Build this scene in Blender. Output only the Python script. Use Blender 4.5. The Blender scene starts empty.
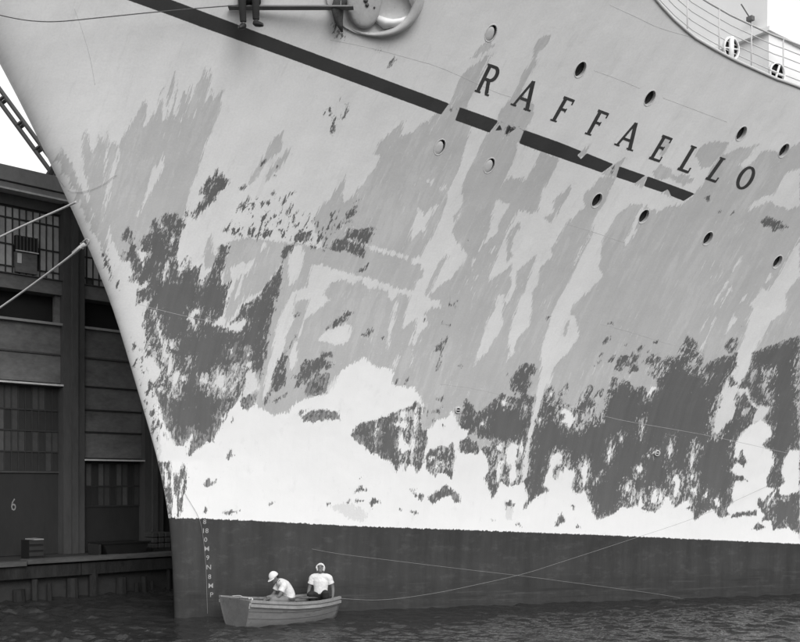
import bpy, bmesh, math, random
import numpy as np
from mathutils import Vector, Matrix

random.seed(7)
rng = np.random.default_rng(7)
scene = bpy.context.scene
C = scene.collection

# ------------------------------------------------------------------ camera
cam_data = bpy.data.cameras.new('camera')
cam = bpy.data.objects.new('camera', cam_data)
C.objects.link(cam)
cam.location = (0.0, 0.0, 3.0)
cam.rotation_euler = (math.radians(90), 0, 0)
cam_data.sensor_width = 36.0
cam_data.lens = 45.0
cam_data.shift_y = 0.2025          # rising front: verticals stay upright
cam_data.clip_start = 0.1
cam_data.clip_end = 5000.0
scene.camera = cam

# ------------------------------------------------------------------ sky and sun (hazy daylight, monochrome)
SUN_DIR = Vector((0.32, -0.84, 0.44)).normalized()
world = bpy.data.worlds.new('World')
scene.world = world
world.use_nodes = True
wn = world.node_tree.nodes
wl = world.node_tree.links
wn.clear()
sky = wn.new('ShaderNodeTexSky')
sky.sky_type = 'NISHITA'
sky.sun_disc = False
sky.sun_elevation = math.asin(SUN_DIR.z)
sky.sun_rotation = math.atan2(SUN_DIR.x, SUN_DIR.y)
sky.dust_density = 4.0
sky.air_density = 1.5
bw = wn.new('ShaderNodeRGBToBW')
bg = wn.new('ShaderNodeBackground')
bg.inputs['Strength'].default_value = 0.15
wo = wn.new('ShaderNodeOutputWorld')
wl.new(sky.outputs['Color'], bw.inputs['Color'])
veil = wn.new('ShaderNodeMath')          # even white overcast veil over the clear-sky gradient
veil.operation = 'MULTIPLY_ADD'
veil.inputs[1].default_value = 0.35
veil.inputs[2].default_value = 6.0
wl.new(bw.outputs['Val'], veil.inputs[0])
wl.new(veil.outputs[0], bg.inputs['Color'])
wl.new(bg.outputs['Background'], wo.inputs['Surface'])

sun_data = bpy.data.lights.new('sun', 'SUN')
sun_data.energy = 1.5
sun_data.angle = math.radians(28.0)
sun_data.color = (1.0, 0.99, 0.98)
sun = bpy.data.objects.new('sun', sun_data)
C.objects.link(sun)
sun.rotation_euler = (-SUN_DIR).to_track_quat('-Z', 'Y').to_euler()

vs = scene.view_settings
vs.view_transform = 'Standard'
vs.look = 'None'
vs.exposure = 0.05
vs.gamma = 1.0
vs.use_curve_mapping = False
scene.render.resolution_x = 1024
scene.render.resolution_y = 822

# ------------------------------------------------------------------ helpers
def link(o, parent=None):
    C.objects.link(o)
    if parent is not None:
        o.parent = parent
    return o

def tag(o, label=None, cat=None, group=None, kind=None):
    if label: o['label'] = label
    if cat: o['category'] = cat
    if group: o['group'] = group
    if kind: o['kind'] = kind
    return o

def empty(name, loc=(0, 0, 0), rz=0.0):
    e = bpy.data.objects.new(name, None)
    e.empty_display_size = 0.2
    C.objects.link(e)
    e.location = loc
    e.rotation_euler = (0, 0, rz)
    return e

def obj_bm(name, bm, mat, parent=None, smooth=False):
    me = bpy.data.meshes.new(name)
    bmesh.ops.recalc_face_normals(bm, faces=bm.faces[:])
    bm.to_mesh(me)
    bm.free()
    mats = mat if isinstance(mat, (list, tuple)) else [mat]
    for m in mats:
        me.materials.append(m)
    if smooth:
        me.polygons.foreach_set('use_smooth', [True] * len(me.polygons))
    o = bpy.data.objects.new(name, me)
    return link(o, parent)

def add_box(bm, c, size, M=None, mi=0):
    x, y, z = size[0] / 2, size[1] / 2, size[2] / 2
    vs_ = []
    for p in ((-x, -y, -z), (x, -y, -z), (x, y, -z), (-x, y, -z), (-x, -y, z), (x, -y, z), (x, y, z), (-x, y, z)):
        v = Vector(p) + Vector(c)
        if M is not None: v = M @ v
        vs_.append(bm.verts.new(v))
    for f in ((3, 2, 1, 0), (4, 5, 6, 7), (0, 1, 5, 4), (1, 2, 6, 5), (2, 3, 7, 6), (3, 0, 4, 7)):
        fc = bm.faces.new([vs_[i] for i in f]); fc.material_index = mi
    return vs_

def add_tube(bm, pts, r, n=8, caps=True, mi=0):
    pts = [Vector(p) for p in pts]
    rs = r if isinstance(r, (list, tuple)) else [r] * len(pts)
    rings = []
    up = Vector((0, 0, 1))
    prev = None
    for i, p in enumerate(pts):
        d = (pts[min(i + 1, len(pts) - 1)] - pts[max(i - 1, 0)]).normalized()
        if prev is None:
            a = d.cross(up)
            if a.length < 1e-3: a = d.cross(Vector((1, 0, 0)))
        else:
            a = prev - d * prev.dot(d)
            if a.length < 1e-4: a = d.cross(up)
        a.normalize()
        prev = a
        b = d.cross(a)
        q = rs[i] if isinstance(rs[i], (tuple, list)) else (rs[i], rs[i])
        rings.append([bm.verts.new(p + a * (math.cos(2 * math.pi * k / n) * q[0]) + b * (math.sin(2 * math.pi * k / n) * q[1])) for k in range(n)])
    for i in range(len(rings) - 1):
        for k in range(n):
            f = bm.faces.new((rings[i][k], rings[i][(k + 1) % n], rings[i + 1][(k + 1) % n], rings[i + 1][k])); f.material_index = mi
    if caps:
        f = bm.faces.new(rings[0][::-1]); f.material_index = mi
        f = bm.faces.new(rings[-1]); f.material_index = mi
    return rings

def catmull(pts, n=8):
    pts = [Vector(p) for p in pts]
    out = []
    for i in range(len(pts) - 1):
        p0, p1, p2, p3 = pts[max(i - 1, 0)], pts[i], pts[i + 1], pts[min(i + 2, len(pts) - 1)]
        for k in range(n):
            t = k / n
            out.append(0.5 * ((2 * p1) + (p2 - p0) * t + (2 * p0 - 5 * p1 + 4 * p2 - p3) * t * t + (3 * p1 - p0 - 3 * p2 + p3) * t ** 3))
    out.append(pts[-1])
    return out

# ------------------------------------------------------------------ materials
class NT:
    def __init__(self, name):
        self.m = bpy.data.materials.new(name)
        self.m.use_nodes = True
        self.t = self.m.node_tree
        self.t.nodes.clear()
        self.out = self.t.nodes.new('ShaderNodeOutputMaterial')
        self.p = self.t.nodes.new('ShaderNodeBsdfPrincipled')
        self.t.links.new(self.p.outputs[0], self.out.inputs['Surface'])
    def n(self, kind, **kw):
        nd = self.t.nodes.new(kind)
        for k, v in kw.items(): setattr(nd, k, v)
        return nd
    def l(self, a, b): self.t.links.new(a, b)
    def sock(self, node_in, v):
        if hasattr(v, 'is_linked') or hasattr(v, 'links'): self.l(v, node_in)
        else: node_in.default_value = v
    def math(self, op, a, b=0.0, c=0.0, clamp=False):
        nd = self.n('ShaderNodeMath', operation=op, use_clamp=clamp)
        self.sock(nd.inputs[0], a); self.sock(nd.inputs[1], b)
        if len(nd.inputs) > 2: self.sock(nd.inputs[2], c)
        return nd.outputs[0]
    def step(self, v, lo, hi, a=0.0, b=1.0):
        nd = self.n('ShaderNodeMapRange', interpolation_type='SMOOTHSTEP')
        self.sock(nd.inputs['Value'], v)
        nd.inputs['From Min'].default_value = lo; nd.inputs['From Max'].default_value = hi
        nd.inputs['To Min'].default_value = a; nd.inputs['To Max'].default_value = b
        return nd.outputs['Result']
    def mixf(self, f, a, b):
        nd = self.n('ShaderNodeMix', data_type='FLOAT')
        self.sock(nd.inputs[0], f); self.sock(nd.inputs[2], a); self.sock(nd.inputs[3], b)
        return nd.outputs[0]
    def scaled(self, co, sc, off=(0, 0, 0)):
        nd = self.n('ShaderNodeMapping')
        self.l(co, nd.inputs['Vector'])
        nd.inputs['Scale'].default_value = sc
        nd.inputs['Location'].default_value = off
        return nd.outputs[0]
    def noise(self, co, scale=1.0, detail=4.0, rough=0.55):
        nd = self.n('ShaderNodeTexNoise')
        self.l(co, nd.inputs['Vector'])
        nd.inputs['Scale'].default_value = scale
        nd.inputs['Detail'].default_value = detail
        nd.inputs['Roughness'].default_value = rough
        return nd.outputs['Fac']
    def obj(self): return self.n('ShaderNodeTexCoord').outputs['Object']
    def gen_color(self, val):
        nd = self.n('ShaderNodeCombineColor')
        for i in range(3): self.l(val, nd.inputs[i])
        return nd.outputs[0]
    def bump(self, h, dist, strength=1.0):
        nd = self.n('ShaderNodeBump')
        nd.inputs['Distance'].default_value = dist
        nd.inputs['Strength'].default_value = strength
        self.l(h, nd.inputs['Height'])
        self.l(nd.outputs[0], self.p.inputs['Normal'])

def surf(name, base, var=0.25, scale=3.0, stretch=(1, 1, 1), rough=0.7, bump=0.0, bscale=None, metal=0.0, spec=0.35, spots=0.0):
    k = NT(name)
    co = k.scaled(k.obj(), stretch)
    a = k.noise(co, scale, 5.0, 0.6)
    b = k.noise(co, scale * 7.3, 3.0, 0.6)
    t = k.math('ADD', k.math('MULTIPLY', k.math('SUBTRACT', a, 0.5), 1.5), k.math('MULTIPLY', k.math('SUBTRACT', b, 0.5), 0.7))
    v = k.math('MULTIPLY', k.math('ADD', k.math('MULTIPLY', t, 2 * var), 1.0), base)
    if spots > 0:
        sp = k.step(k.noise(co, scale * 2.3, 4.0, 0.7), 0.60, 0.66)
        v = k.mixf(k.math('MULTIPLY', sp, spots), v, base * 0.35)
    v = k.math('MAXIMUM', v, 0.004)
    k.l(k.gen_color(v), k.p.inputs['Base Color'])
    k.p.inputs['Roughness'].default_value = rough
    k.p.inputs['Metallic'].default_value = metal
    k.p.inputs['Specular IOR Level'].default_value = spec
    if bump > 0:
        k.bump(k.noise(co, bscale or scale * 5, 5.0, 0.6), bump)
    return k.m

M = {}
M['white_paint'] = surf('white_paint', 0.80, 0.04, 1.2, rough=0.5)
M['pale_grey_paint'] = surf('pale_grey_paint', 0.55, 0.08, 3.0, rough=0.55)
M['rail_paint'] = surf('rail_paint', 0.50, 0.08, 3.0, rough=0.5)
M['hull_trim'] = surf('hull_trim', 0.52, 0.06, 2.0, rough=0.55)
M['lid'] = surf('lid', 0.47, 0.06, 2.0, rough=0.55)
M['seam'] = surf('seam', 0.42, 0.3, 3.0, rough=0.6)
M['letter'] = surf('letter', 0.040, 0.3, 6.0, rough=0.5)
M['draft'] = surf('draft', 0.30, 0.35, 14.0, rough=0.6)
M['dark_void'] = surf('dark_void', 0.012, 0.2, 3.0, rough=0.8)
M['glass'] = surf('glass', 0.015, 0.2, 3.0, rough=0.12, spec=0.5)
M['rust'] = surf('rust', 0.09, 0.6, 6.0, rough=0.85, bump=0.01)
M['anchor_paint'] = surf('anchor_paint', 0.45, 0.2, 2.5, rough=0.6, bump=0.006, spots=0.8)
M['bolster'] = surf('bolster', 0.50, 0.18, 3.0, rough=0.55, spots=0.35)
M['rope'] = surf('rope', 0.46, 0.25, 30.0, rough=0.9)
M['rope_dark'] = surf('rope_dark', 0.10, 0.2, 30.0, rough=0.9)
M['rope_grey'] = surf('rope_grey', 0.26, 0.2, 30.0, rough=0.9)
M['lamp_grey'] = surf('lamp_grey', 0.12, 0.3, 9.0, rough=0.6)
M['rope_white'] = surf('rope_white', 0.75, 0.15, 30.0, rough=0.9)
M['steel'] = surf('steel', 0.35, 0.3, 9.0, rough=0.5, metal=0.4)
M['brick_dark'] = surf('brick_dark', 0.065, 0.35, 1.1, stretch=(1, 1, 0.35), rough=0.85, bump=0.006, spots=0.3)
M['fascia'] = surf('fascia', 0.23, 0.22, 1.6, stretch=(1, 1, 0.6), rough=0.85, bump=0.006)
M['flashing'] = surf('flashing', 0.50, 0.3, 4.0, rough=0.7)
M['pillar'] = surf('pillar', 0.06, 0.35, 1.5, stretch=(1, 1, 0.3), rough=0.85, bump=0.006)
M['panel'] = surf('panel', 0.12, 0.5, 1.3, stretch=(0.6, 0.6, 1.2), rough=0.8, bump=0.004)
M['door'] = surf('door', 0.024, 0.25, 1.3, stretch=(1, 1, 0.4), rough=0.8)
M['mullion'] = surf('mullion', 0.03, 0.2, 3.0, rough=0.7)
M['pane_a'] = surf('pane_a', 0.34, 0.25, 1.6, rough=0.45)
M['pane_b'] = surf('pane_b', 0.27, 0.25, 1.6, rough=0.45)
M['pane_c'] = surf('pane_c', 0.42, 0.25, 1.6, rough=0.45)
M['pane_d'] = surf('pane_d', 0.055, 0.3, 1.6, rough=0.4)
M['pane_e'] = surf('pane_e', 0.085, 0.3, 1.6, rough=0.4)
M['number'] = surf('number', 0.22, 0.2, 10.0, rough=0.7)
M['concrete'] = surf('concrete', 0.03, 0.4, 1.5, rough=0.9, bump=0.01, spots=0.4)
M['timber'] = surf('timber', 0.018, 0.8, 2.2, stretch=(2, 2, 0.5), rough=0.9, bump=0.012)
M['timber_cap'] = surf('timber_cap', 0.075, 0.5, 1.5, stretch=(0.6, 0.6, 3), rough=0.9, bump=0.012)
M['carton'] = surf('carton', 0.05, 0.25, 5.0, rough=0.85)
M['bin'] = surf('bin', 0.009, 0.3, 3.0, rough=0.7)
M['bin_end'] = surf('bin_end', 0.025, 0.3, 3.0, rough=0.7)
M['boat_paint'] = surf('boat_paint', 0.17, 0.30, 3.0, stretch=(0.6, 0.6, 2.0), rough=0.65, bump=0.004, spots=0.5)
M['boat_transom'] = surf('boat_transom', 0.13, 0.28, 3.0, rough=0.65, bump=0.004, spots=0.4)
M['boat_rail'] = surf('boat_rail', 0.24, 0.35, 6.0, rough=0.7, bump=0.004, spots=0.5)
M['boat_inside'] = surf('boat_inside', 0.07, 0.4, 4.0, rough=0.8)
M['thwart'] = surf('thwart', 0.13, 0.35, 5.0, rough=0.8)
M['skin'] = surf('skin', 0.14, 0.12, 8.0, rough=0.55)
M['hair'] = surf('hair', 0.012, 0.2, 20.0, rough=0.6)
M['shirt'] = surf('shirt', 0.68, 0.06, 9.0, rough=0.9, bump=0.035, bscale=9.0)
M['trousers_light'] = surf('trousers_light', 0.20, 0.2, 9.0, rough=0.9, bump=0.01, bscale=12.0)
M['trousers_dark'] = surf('trousers_dark', 0.022, 0.2, 9.0, rough=0.9, bump=0.01, bscale=12.0)
M['cap'] = surf('cap', 0.66, 0.05, 9.0, rough=0.9)
M['leather'] = surf('leather', 0.015, 0.2, 9.0, rough=0.5)
M['plank'] = surf('plank', 0.17, 0.35, 2.0, stretch=(0.4, 0.4, 3), rough=0.85)
M['boom'] = surf('boom', 0.045, 0.3, 3.0, rough=0.7)
M['deck'] = surf('deck', 0.25, 0.2, 3.0, rough=0.8)

def water_material():
    k = NT('harbour_water')
    co = k.obj()
    k.p.inputs['Base Color'].default_value = (0.024, 0.024, 0.024, 1)
    k.p.inputs['Roughness'].default_value = 0.06
    k.p.inputs['IOR'].default_value = 1.33
    k.p.inputs['Specular IOR Level'].default_value = 0.5
    h = k.noise(k.scaled(co, (0.8, 1.1, 1.0)), 8.0, 3.0, 0.5)
    k.bump(h, 0.022)
    return k.m
M['water'] = water_material()

PAINT = dict(light=0.65, mid=0.45, half=0.235, dark=0.116, white=0.77, stripe=0.036, boot=0.039)

def hull_material():
    k = NT('peeling_hull_paint')
    def at(n):
        a = k.n('ShaderNodeAttribute'); a.attribute_name = n; return a
    co = at('streak').outputs['Vector']
    f = {n: at('f_' + n).outputs['Fac'] for n in ('stripe', 'mid', 'half', 'white', 'dark', 'speck', 'boot', 'fleck')}
    nA = k.noise(k.scaled(co, (9.0, 2.4, 1)), 1.0, 6.0, 0.62)
    nB = k.noise(k.scaled(co, (34.0, 12.0, 1), (3.1, 8.2, 0)), 1.0, 4.0, 0.6)
    n = k.math('ADD', k.math('MULTIPLY', k.math('SUBTRACT', nA, 0.5), 1.3), k.math('MULTIPLY', k.math('SUBTRACT', nB, 0.5), 0.8))
    nA2 = k.noise(k.scaled(co, (13.0, 2.0, 1), (11.7, 5.2, 0)), 1.0, 6.0, 0.62)
    n2 = k.math('ADD', k.math('MULTIPLY', k.math('SUBTRACT', nA2, 0.5), 1.3), k.math('MULTIPLY', k.math('SUBTRACT', nB, 0.5), 0.6))
    nT = k.noise(k.scaled(co, (30.0, 3.2, 1), (2.3, 6.6, 0)), 1.0, 5.0, 0.68)
    nT2 = k.noise(k.scaled(co, (30.0, 1.7, 1), (7.7, 1.9, 0)), 1.0, 5.0, 0.68)
    n = k.math('ADD', n, k.math('MULTIPLY', k.math('SUBTRACT', nT, 0.5), 1.6))
    n2 = k.math('ADD', n2, k.math('MULTIPLY', k.math('SUBTRACT', nT2, 0.5), 2.0))
    def mask(key, nz, amp, soft=0.011):
        return k.step(k.math('ADD', f[key], k.math('MULTIPLY', nz, amp)), -soft, soft)
    # tonal drift of each coat
    big = k.noise(k.scaled(co, (0.45, 0.35, 1)), 1.0, 4.0, 0.55)
    streak = k.noise(k.scaled(co, (7.0, 0.55, 1), (2, 4, 0)), 1.0, 5.0, 0.6)
    grain = k.noise(k.scaled(co, (26, 26, 1)), 1.0, 3.0, 0.6)
    def tone(base, vb, vs_, vg):
        t = k.math('ADD', k.math('MULTIPLY', k.math('SUBTRACT', big, 0.5), vb),
                   k.math('ADD', k.math('MULTIPLY', k.math('SUBTRACT', streak, 0.5), vs_), k.math('MULTIPLY', k.math('SUBTRACT', grain, 0.5), vg)))
        return k.math('MULTIPLY', k.math('ADD', t, 1.0), base)
    light = tone(PAINT['light'], 0.20, 0.10, 0.22)
    mid = tone(PAINT['mid'], 0.16, 0.20, 0.20)
    half = tone(PAINT['half'], 0.2, 0.75, 0.2)
    white = tone(PAINT['white'], 0.10, 0.05, 0.05)
    dark = tone(PAINT['dark'], 0.15, 0.45, 0.18)
    stripe = tone(PAINT['stripe'], 0.3, 0.2, 0.3)
    # thin scratches of topcoat left in the undercoat
    fl = k.step(k.noise(k.scaled(co, (17, 2.0, 1), (5, 1, 0)), 1.0, 5.0, 0.65), 0.61, 0.65)
    gate = k.step(k.noise(k.scaled(co, (0.8, 0.6, 1), (9, 3, 0)), 1.0, 3.0, 0.5), 0.42, 0.62)
    mid_s = k.mixf(k.math('MULTIPLY', k.math('MULTIPLY', fl, gate), 0.85), mid, light)
    m2 = k.step(k.math('ADD', k.noise(k.scaled(co, (5.5, 0.9, 1), (40, 3, 0)), 1.0, 7.0, 0.70), k.math('MULTIPLY', k.math('SUBTRACT', big, 0.5), 0.5)), 0.535, 0.575)
    mid_s = k.mixf(k.math('MULTIPLY', m2, 0.17), mid_s, light)
    m3 = k.step(k.noise(k.scaled(co, (33, 12, 1), (14, 33, 0)), 1.0, 4.0, 0.65), 0.66, 0.69)
    mid_s = k.mixf(k.math('MULTIPLY', m3, 0.7), mid_s, light)
    # pin-prick chips in the topcoat
    ch = k.step(k.noise(k.scaled(co, (21, 13, 1), (1, 7, 0)), 1.0, 3.0, 0.6), 0.72, 0.745)
    light_s = k.mixf(k.math('MULTIPLY', ch, 0.35), light, k.math('MULTIPLY', mid, 0.8))
    l2 = k.step(k.noise(k.scaled(co, (6.5, 1.1, 1), (9, 43, 0)), 1.0, 7.0, 0.70), 0.575, 0.615)
    light_s = k.mixf(k.math('MULTIPLY', l2, 0.16), light_s, mid)
    l3 = k.step(k.noise(k.scaled(co, (30, 22, 1), (24, 3, 0)), 1.0, 3.0, 0.6), 0.69, 0.73)
    light_s = k.mixf(k.math('MULTIPLY', l3, 0.5), light_s, white)
    # flecks of lighter coats surviving in the bare primer
    edge = k.math('MULTIPLY', k.math('SUBTRACT', 0.3, f['dark']), 0.24)
    fd = k.step(k.math('ADD', k.noise(k.scaled(co, (24, 5.5, 1), (4, 2, 0)), 1.0, 5.0, 0.68), edge), 0.615, 0.645)
    gd = k.step(k.noise(k.scaled(co, (1.1, 0.7, 1), (2, 9, 0)), 1.0, 4.0, 0.55), 0.28, 0.50)
    fd2 = k.step(k.math('ADD', k.noise(k.scaled(co, (13, 3.4, 1), (14, 12, 0)), 1.0, 6.0, 0.7), edge), 0.62, 0.645)
    gd2 = k.step(k.noise(k.scaled(co, (0.8, 0.5, 1), (12, 4, 0)), 1.0, 3.0, 0.55), 0.34, 0.52)
    st2 = k.noise(k.scaled(co, (16, 1.1, 1), (3, 13, 0)), 1.0, 6.0, 0.7)
    thin = k.step(k.math('ADD', f['half'], k.math('MULTIPLY', k.math('SUBTRACT', st2, 0.47), 1.6)), -0.03, 0.05)
    dark_h = k.mixf(thin, dark, half)
    dark_s = k.mixf(k.math('MAXIMUM', k.math('MULTIPLY', k.math('MULTIPLY', fd, gd), 0.85), k.math('MULTIPLY', k.math('MULTIPLY', fd2, gd2), 0.9)), dark_h, mid)
    fk = k.step(k.noise(k.scaled(co, (14, 4.2, 1), (25, 16, 0)), 1.0, 6.0, 0.68), 0.50, 0.525)
    dark_s = k.mixf(k.math('MULTIPLY', fk, mask('fleck', n, 0.25, 0.05)), dark_s, k.mixf(0.35, mid, light))
    v = light_s
    v = k.mixf(mask('mid', n2, 0.13), v, mid_s)
    # greyish ghosts on the white
    gh = k.math('MULTIPLY', k.step(k.noise(k.scaled(co, (5, 2.2, 1), (8, 8, 0)), 1.0, 6.0, 0.65), 0.58, 0.68), 0.30)
    white_s = k.mixf(gh, white, light)
    wc = k.step(k.noise(k.scaled(co, (26, 13, 1), (4, 51, 0)), 1.0, 4.0, 0.66), 0.70, 0.725)
    white_s = k.mixf(k.math('MULTIPLY', wc, 0.55), white_s, half)
    v = k.mixf(mask('white', n, 0.17), v, white_s)
    v = k.mixf(mask('stripe', n, 0.007, 0.006), v, stripe)
    sp = k.step(k.noise(k.scaled(co, (11, 3.6, 1), (6, 6, 0)), 1.0, 6.0, 0.66), 0.535, 0.56)
    v = k.mixf(k.math('MULTIPLY', sp, mask('speck', n, 0.2, 0.03)), v, dark)
    v = k.mixf(mask('dark', n, 0.14), v, dark_s)
    # crumbs of primer showing just outside the bare patches
    halo = k.step(k.math('ADD', k.noise(k.scaled(co, (19, 6.5, 1), (21, 5, 0)), 1.0, 5.0, 0.68), k.math('MULTIPLY', f['dark'], 0.9)), 0.60, 0.625)
    v = k.mixf(halo, v, dark)
    # thin grimy runs washed down the side
    run = k.step(k.noise(k.scaled(co, (20, 0.28, 1), (31, 2, 0)), 1.0, 5.0, 0.7), 0.64, 0.78)
    v = k.math('MULTIPLY', v, k.mixf(run, 1.0, 0.86))
    # boot topping: dark antifouling, run marks, scum bands near the water
    zz = k.n('ShaderNodeSeparateXYZ'); k.l(co, zz.inputs[0])
    runs = k.noise(k.scaled(co, (3.2, 0.35, 1), (1, 1, 0)), 1.0, 6.0, 0.65)
    bandn = k.noise(k.scaled(co, (0.6, 9.0, 1), (3, 1, 0)), 1.0, 4.0, 0.6)
    bt = k.math('MULTIPLY', k.math('ADD', 1.0, k.math('MULTIPLY', k.math('SUBTRACT', runs, 0.5), 1.5)), PAINT['boot'])
    low = k.step(k.math('ADD', zz.outputs[1], k.math('MULTIPLY', k.math('SUBTRACT', bandn, 0.5), 0.5)), 0.35, 0.75, 1.0, 0.0)
    bt = k.math('MULTIPLY', bt, k.mixf(low, 1.0, 0.80))
    band = k.math('MULTIPLY', k.step(bandn, 0.55, 0.66), k.step(zz.outputs[1], 0.2, 0.95, 1.0, 0.0))
    bt = k.mixf(k.math('MULTIPLY', band, 0.8), bt, 0.020)
    pale = k.math('MULTIPLY', k.step(bandn, 0.43, 0.33), k.step(zz.outputs[1], 0.3, 0.9, 1.0, 0.0))
    bt = k.mixf(k.math('MULTIPLY', pale, 0.35), bt, 0.085)
    bs = k.step(k.noise(k.scaled(co, (15, 6, 1), (7, 3, 0)), 1.0, 4.0, 0.7), 0.72, 0.75)
    bt = k.mixf(k.math('MULTIPLY', bs, 0.5), bt, 0.22)
    bm_ = k.step(k.noise(k.scaled(co, (2.6, 4.0, 1), (17, 3, 0)), 1.0, 6.0, 0.7), 0.50, 0.68)
    bt = k.math('MULTIPLY', bt, k.mixf(bm_, 0.86, 1.25))
    v = k.mixf(mask('boot', n, 0.06, 0.006), v, bt)
    k.l(k.gen_color(v), k.p.inputs['Base Color'])
    k.p.inputs['Roughness'].default_value = 0.58
    k.p.inputs['Specular IOR Level'].default_value = 0.3
    rib = k.math('MULTIPLY', k.math('SINE', k.math('MULTIPLY', zz.outputs[0], 8.3)), k.math('MULTIPLY', k.noise(k.scaled(co, (0.5, 0.6, 1), (3, 30, 0)), 1.0, 2.0, 0.5), 0.30))
    dm = mask('dark', n, 0.14); mm = mask('mid', n2, 0.13)
    hb = k.math('ADD', k.math('SUBTRACT', 0.0, k.math('ADD', k.math('MULTIPLY', dm, 0.09), k.math('MULTIPLY', mm, 0.05))), k.math('ADD', k.math('MULTIPLY', k.noise(k.scaled(co, (1.3, 0.9, 1)), 1.0, 3.0, 0.5), 1.0), k.math('ADD', rib, k.math('MULTIPLY', grain, 0.05))))
    k.bump(hb, 0.035)
    return k.m
M['hull'] = hull_material()

# ------------------------------------------------------------------ hull form (s = aft of stem, o = outboard, z = above water)
AX = math.radians(52)
AFT = np.array([math.sin(AX), math.cos(AX)])
OUT = np.array([math.cos(AX), -math.sin(AX)])
S0 = np.array([-5.175, 23.0])
_SZ = np.array([-2, 0, 2.2, 3.5, 5, 7, 9, 11, 13, 15, 18.])
_SA = np.array([0, 0, 0.12, .40, .86, 1.48, 2.38, 3.42, 4.6, 5.9, 8.1])
TZ = np.linspace(-2, 18, 401)
TA = np.interp(TZ, _SZ, _SA)
_k = np.exp(-np.linspace(-2, 2, 61) ** 2); _k /= _k.sum()
TA = np.convolve(np.concatenate([np.full(30, TA[0]), TA, TA[-1] + (TA[-1] - TA[-2]) * np.arange(1, 31)]), _k, 'valid')

def stem(z): return np.interp(z, TZ, TA)
def halfb(xi, z):
    xi = np.maximum(xi, 0)
    w = np.clip((z - 1.0) / 11.5, 0, 1.4) ** 1.5
    lo = .37 * xi + .0015 * xi * xi
    lo = np.where(xi > 22, 12.8 - (12.8 - 8.866) * np.exp(-(xi - 22) * .436 / (12.8 - 8.866)), lo)
    hi = 14.5 * (1 - np.exp(-xi / 16.0))
    b = (1 - w) * lo + w * hi
    r = .07 + .075 * np.clip(z - 3.5, 0, 20)
    return np.sqrt(b * b + 2 * r * xi * np.exp(-xi / (6 * r)))
def hull_xyz(s, z, side=1.0):
    s = np.asarray(s, float); z = np.asarray(z, float)
    o = halfb(s + stem(z), z) * side
    return np.stack([S0[0] + AFT[0] * s + OUT[0] * o, S0[1] + AFT[1] * s + OUT[1] * o, z + 0 * s], -1)
def hp(s, z): return Vector(hull_xyz(s, z).tolist())
def hframe(s, z):
    p = hp(s, z)
    es = (hp(s + .02, z) - hp(s - .02, z)).normalized()
    ev = (hp(s, z + .02) - hp(s, z - .02)).normalized()
    n = es.cross(ev).normalized()
    if n.dot(Vector((OUT[0], OUT[1], 0))) < 0: n = -n
    ev = n.cross(es)
    if ev.z < 0: ev = -ev
    return p, es, ev, n
def hoff(s, z, d):
    p, es, ev, n = hframe(s, z)
    return p + n * d

EDGE = [(7.144, 13.231), (7.461, 13.064), (7.846, 12.884), (8.362, 12.686), (8.85, 12.555), (9.441, 12.412), (10.028, 12.302), (10.673, 12.187), (11.01, 12.149), (11.625, 12.065), (12.53, 11.952)]
_ex = np.array([e[0] + float(stem(e[1])) for e in EDGE]); _ez = np.array([e[1] for e in EDGE])
def ztop_xi(xi): return np.interp(xi, np.concatenate([[-1, 0, 8], _ex, [40, 90]]), np.concatenate([[17.0, 17.0, 16.4], _ez, [_ez[-1] - 0.3, _ez[-1] - 0.3]]))

BOOT = [(-0.11, 2.199), (0.488, 2.181), (1.801, 2.106), (3.607, 1.976), (5.498, 1.877), (7.99, 1.753), (10.092, 1.643), (12.86, 1.479), (15.425, 1.325), (17.307, 1.193)]
_bs = np.array([b[0] for b in BOOT]); _bz = np.array([b[1] for b in BOOT])

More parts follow.
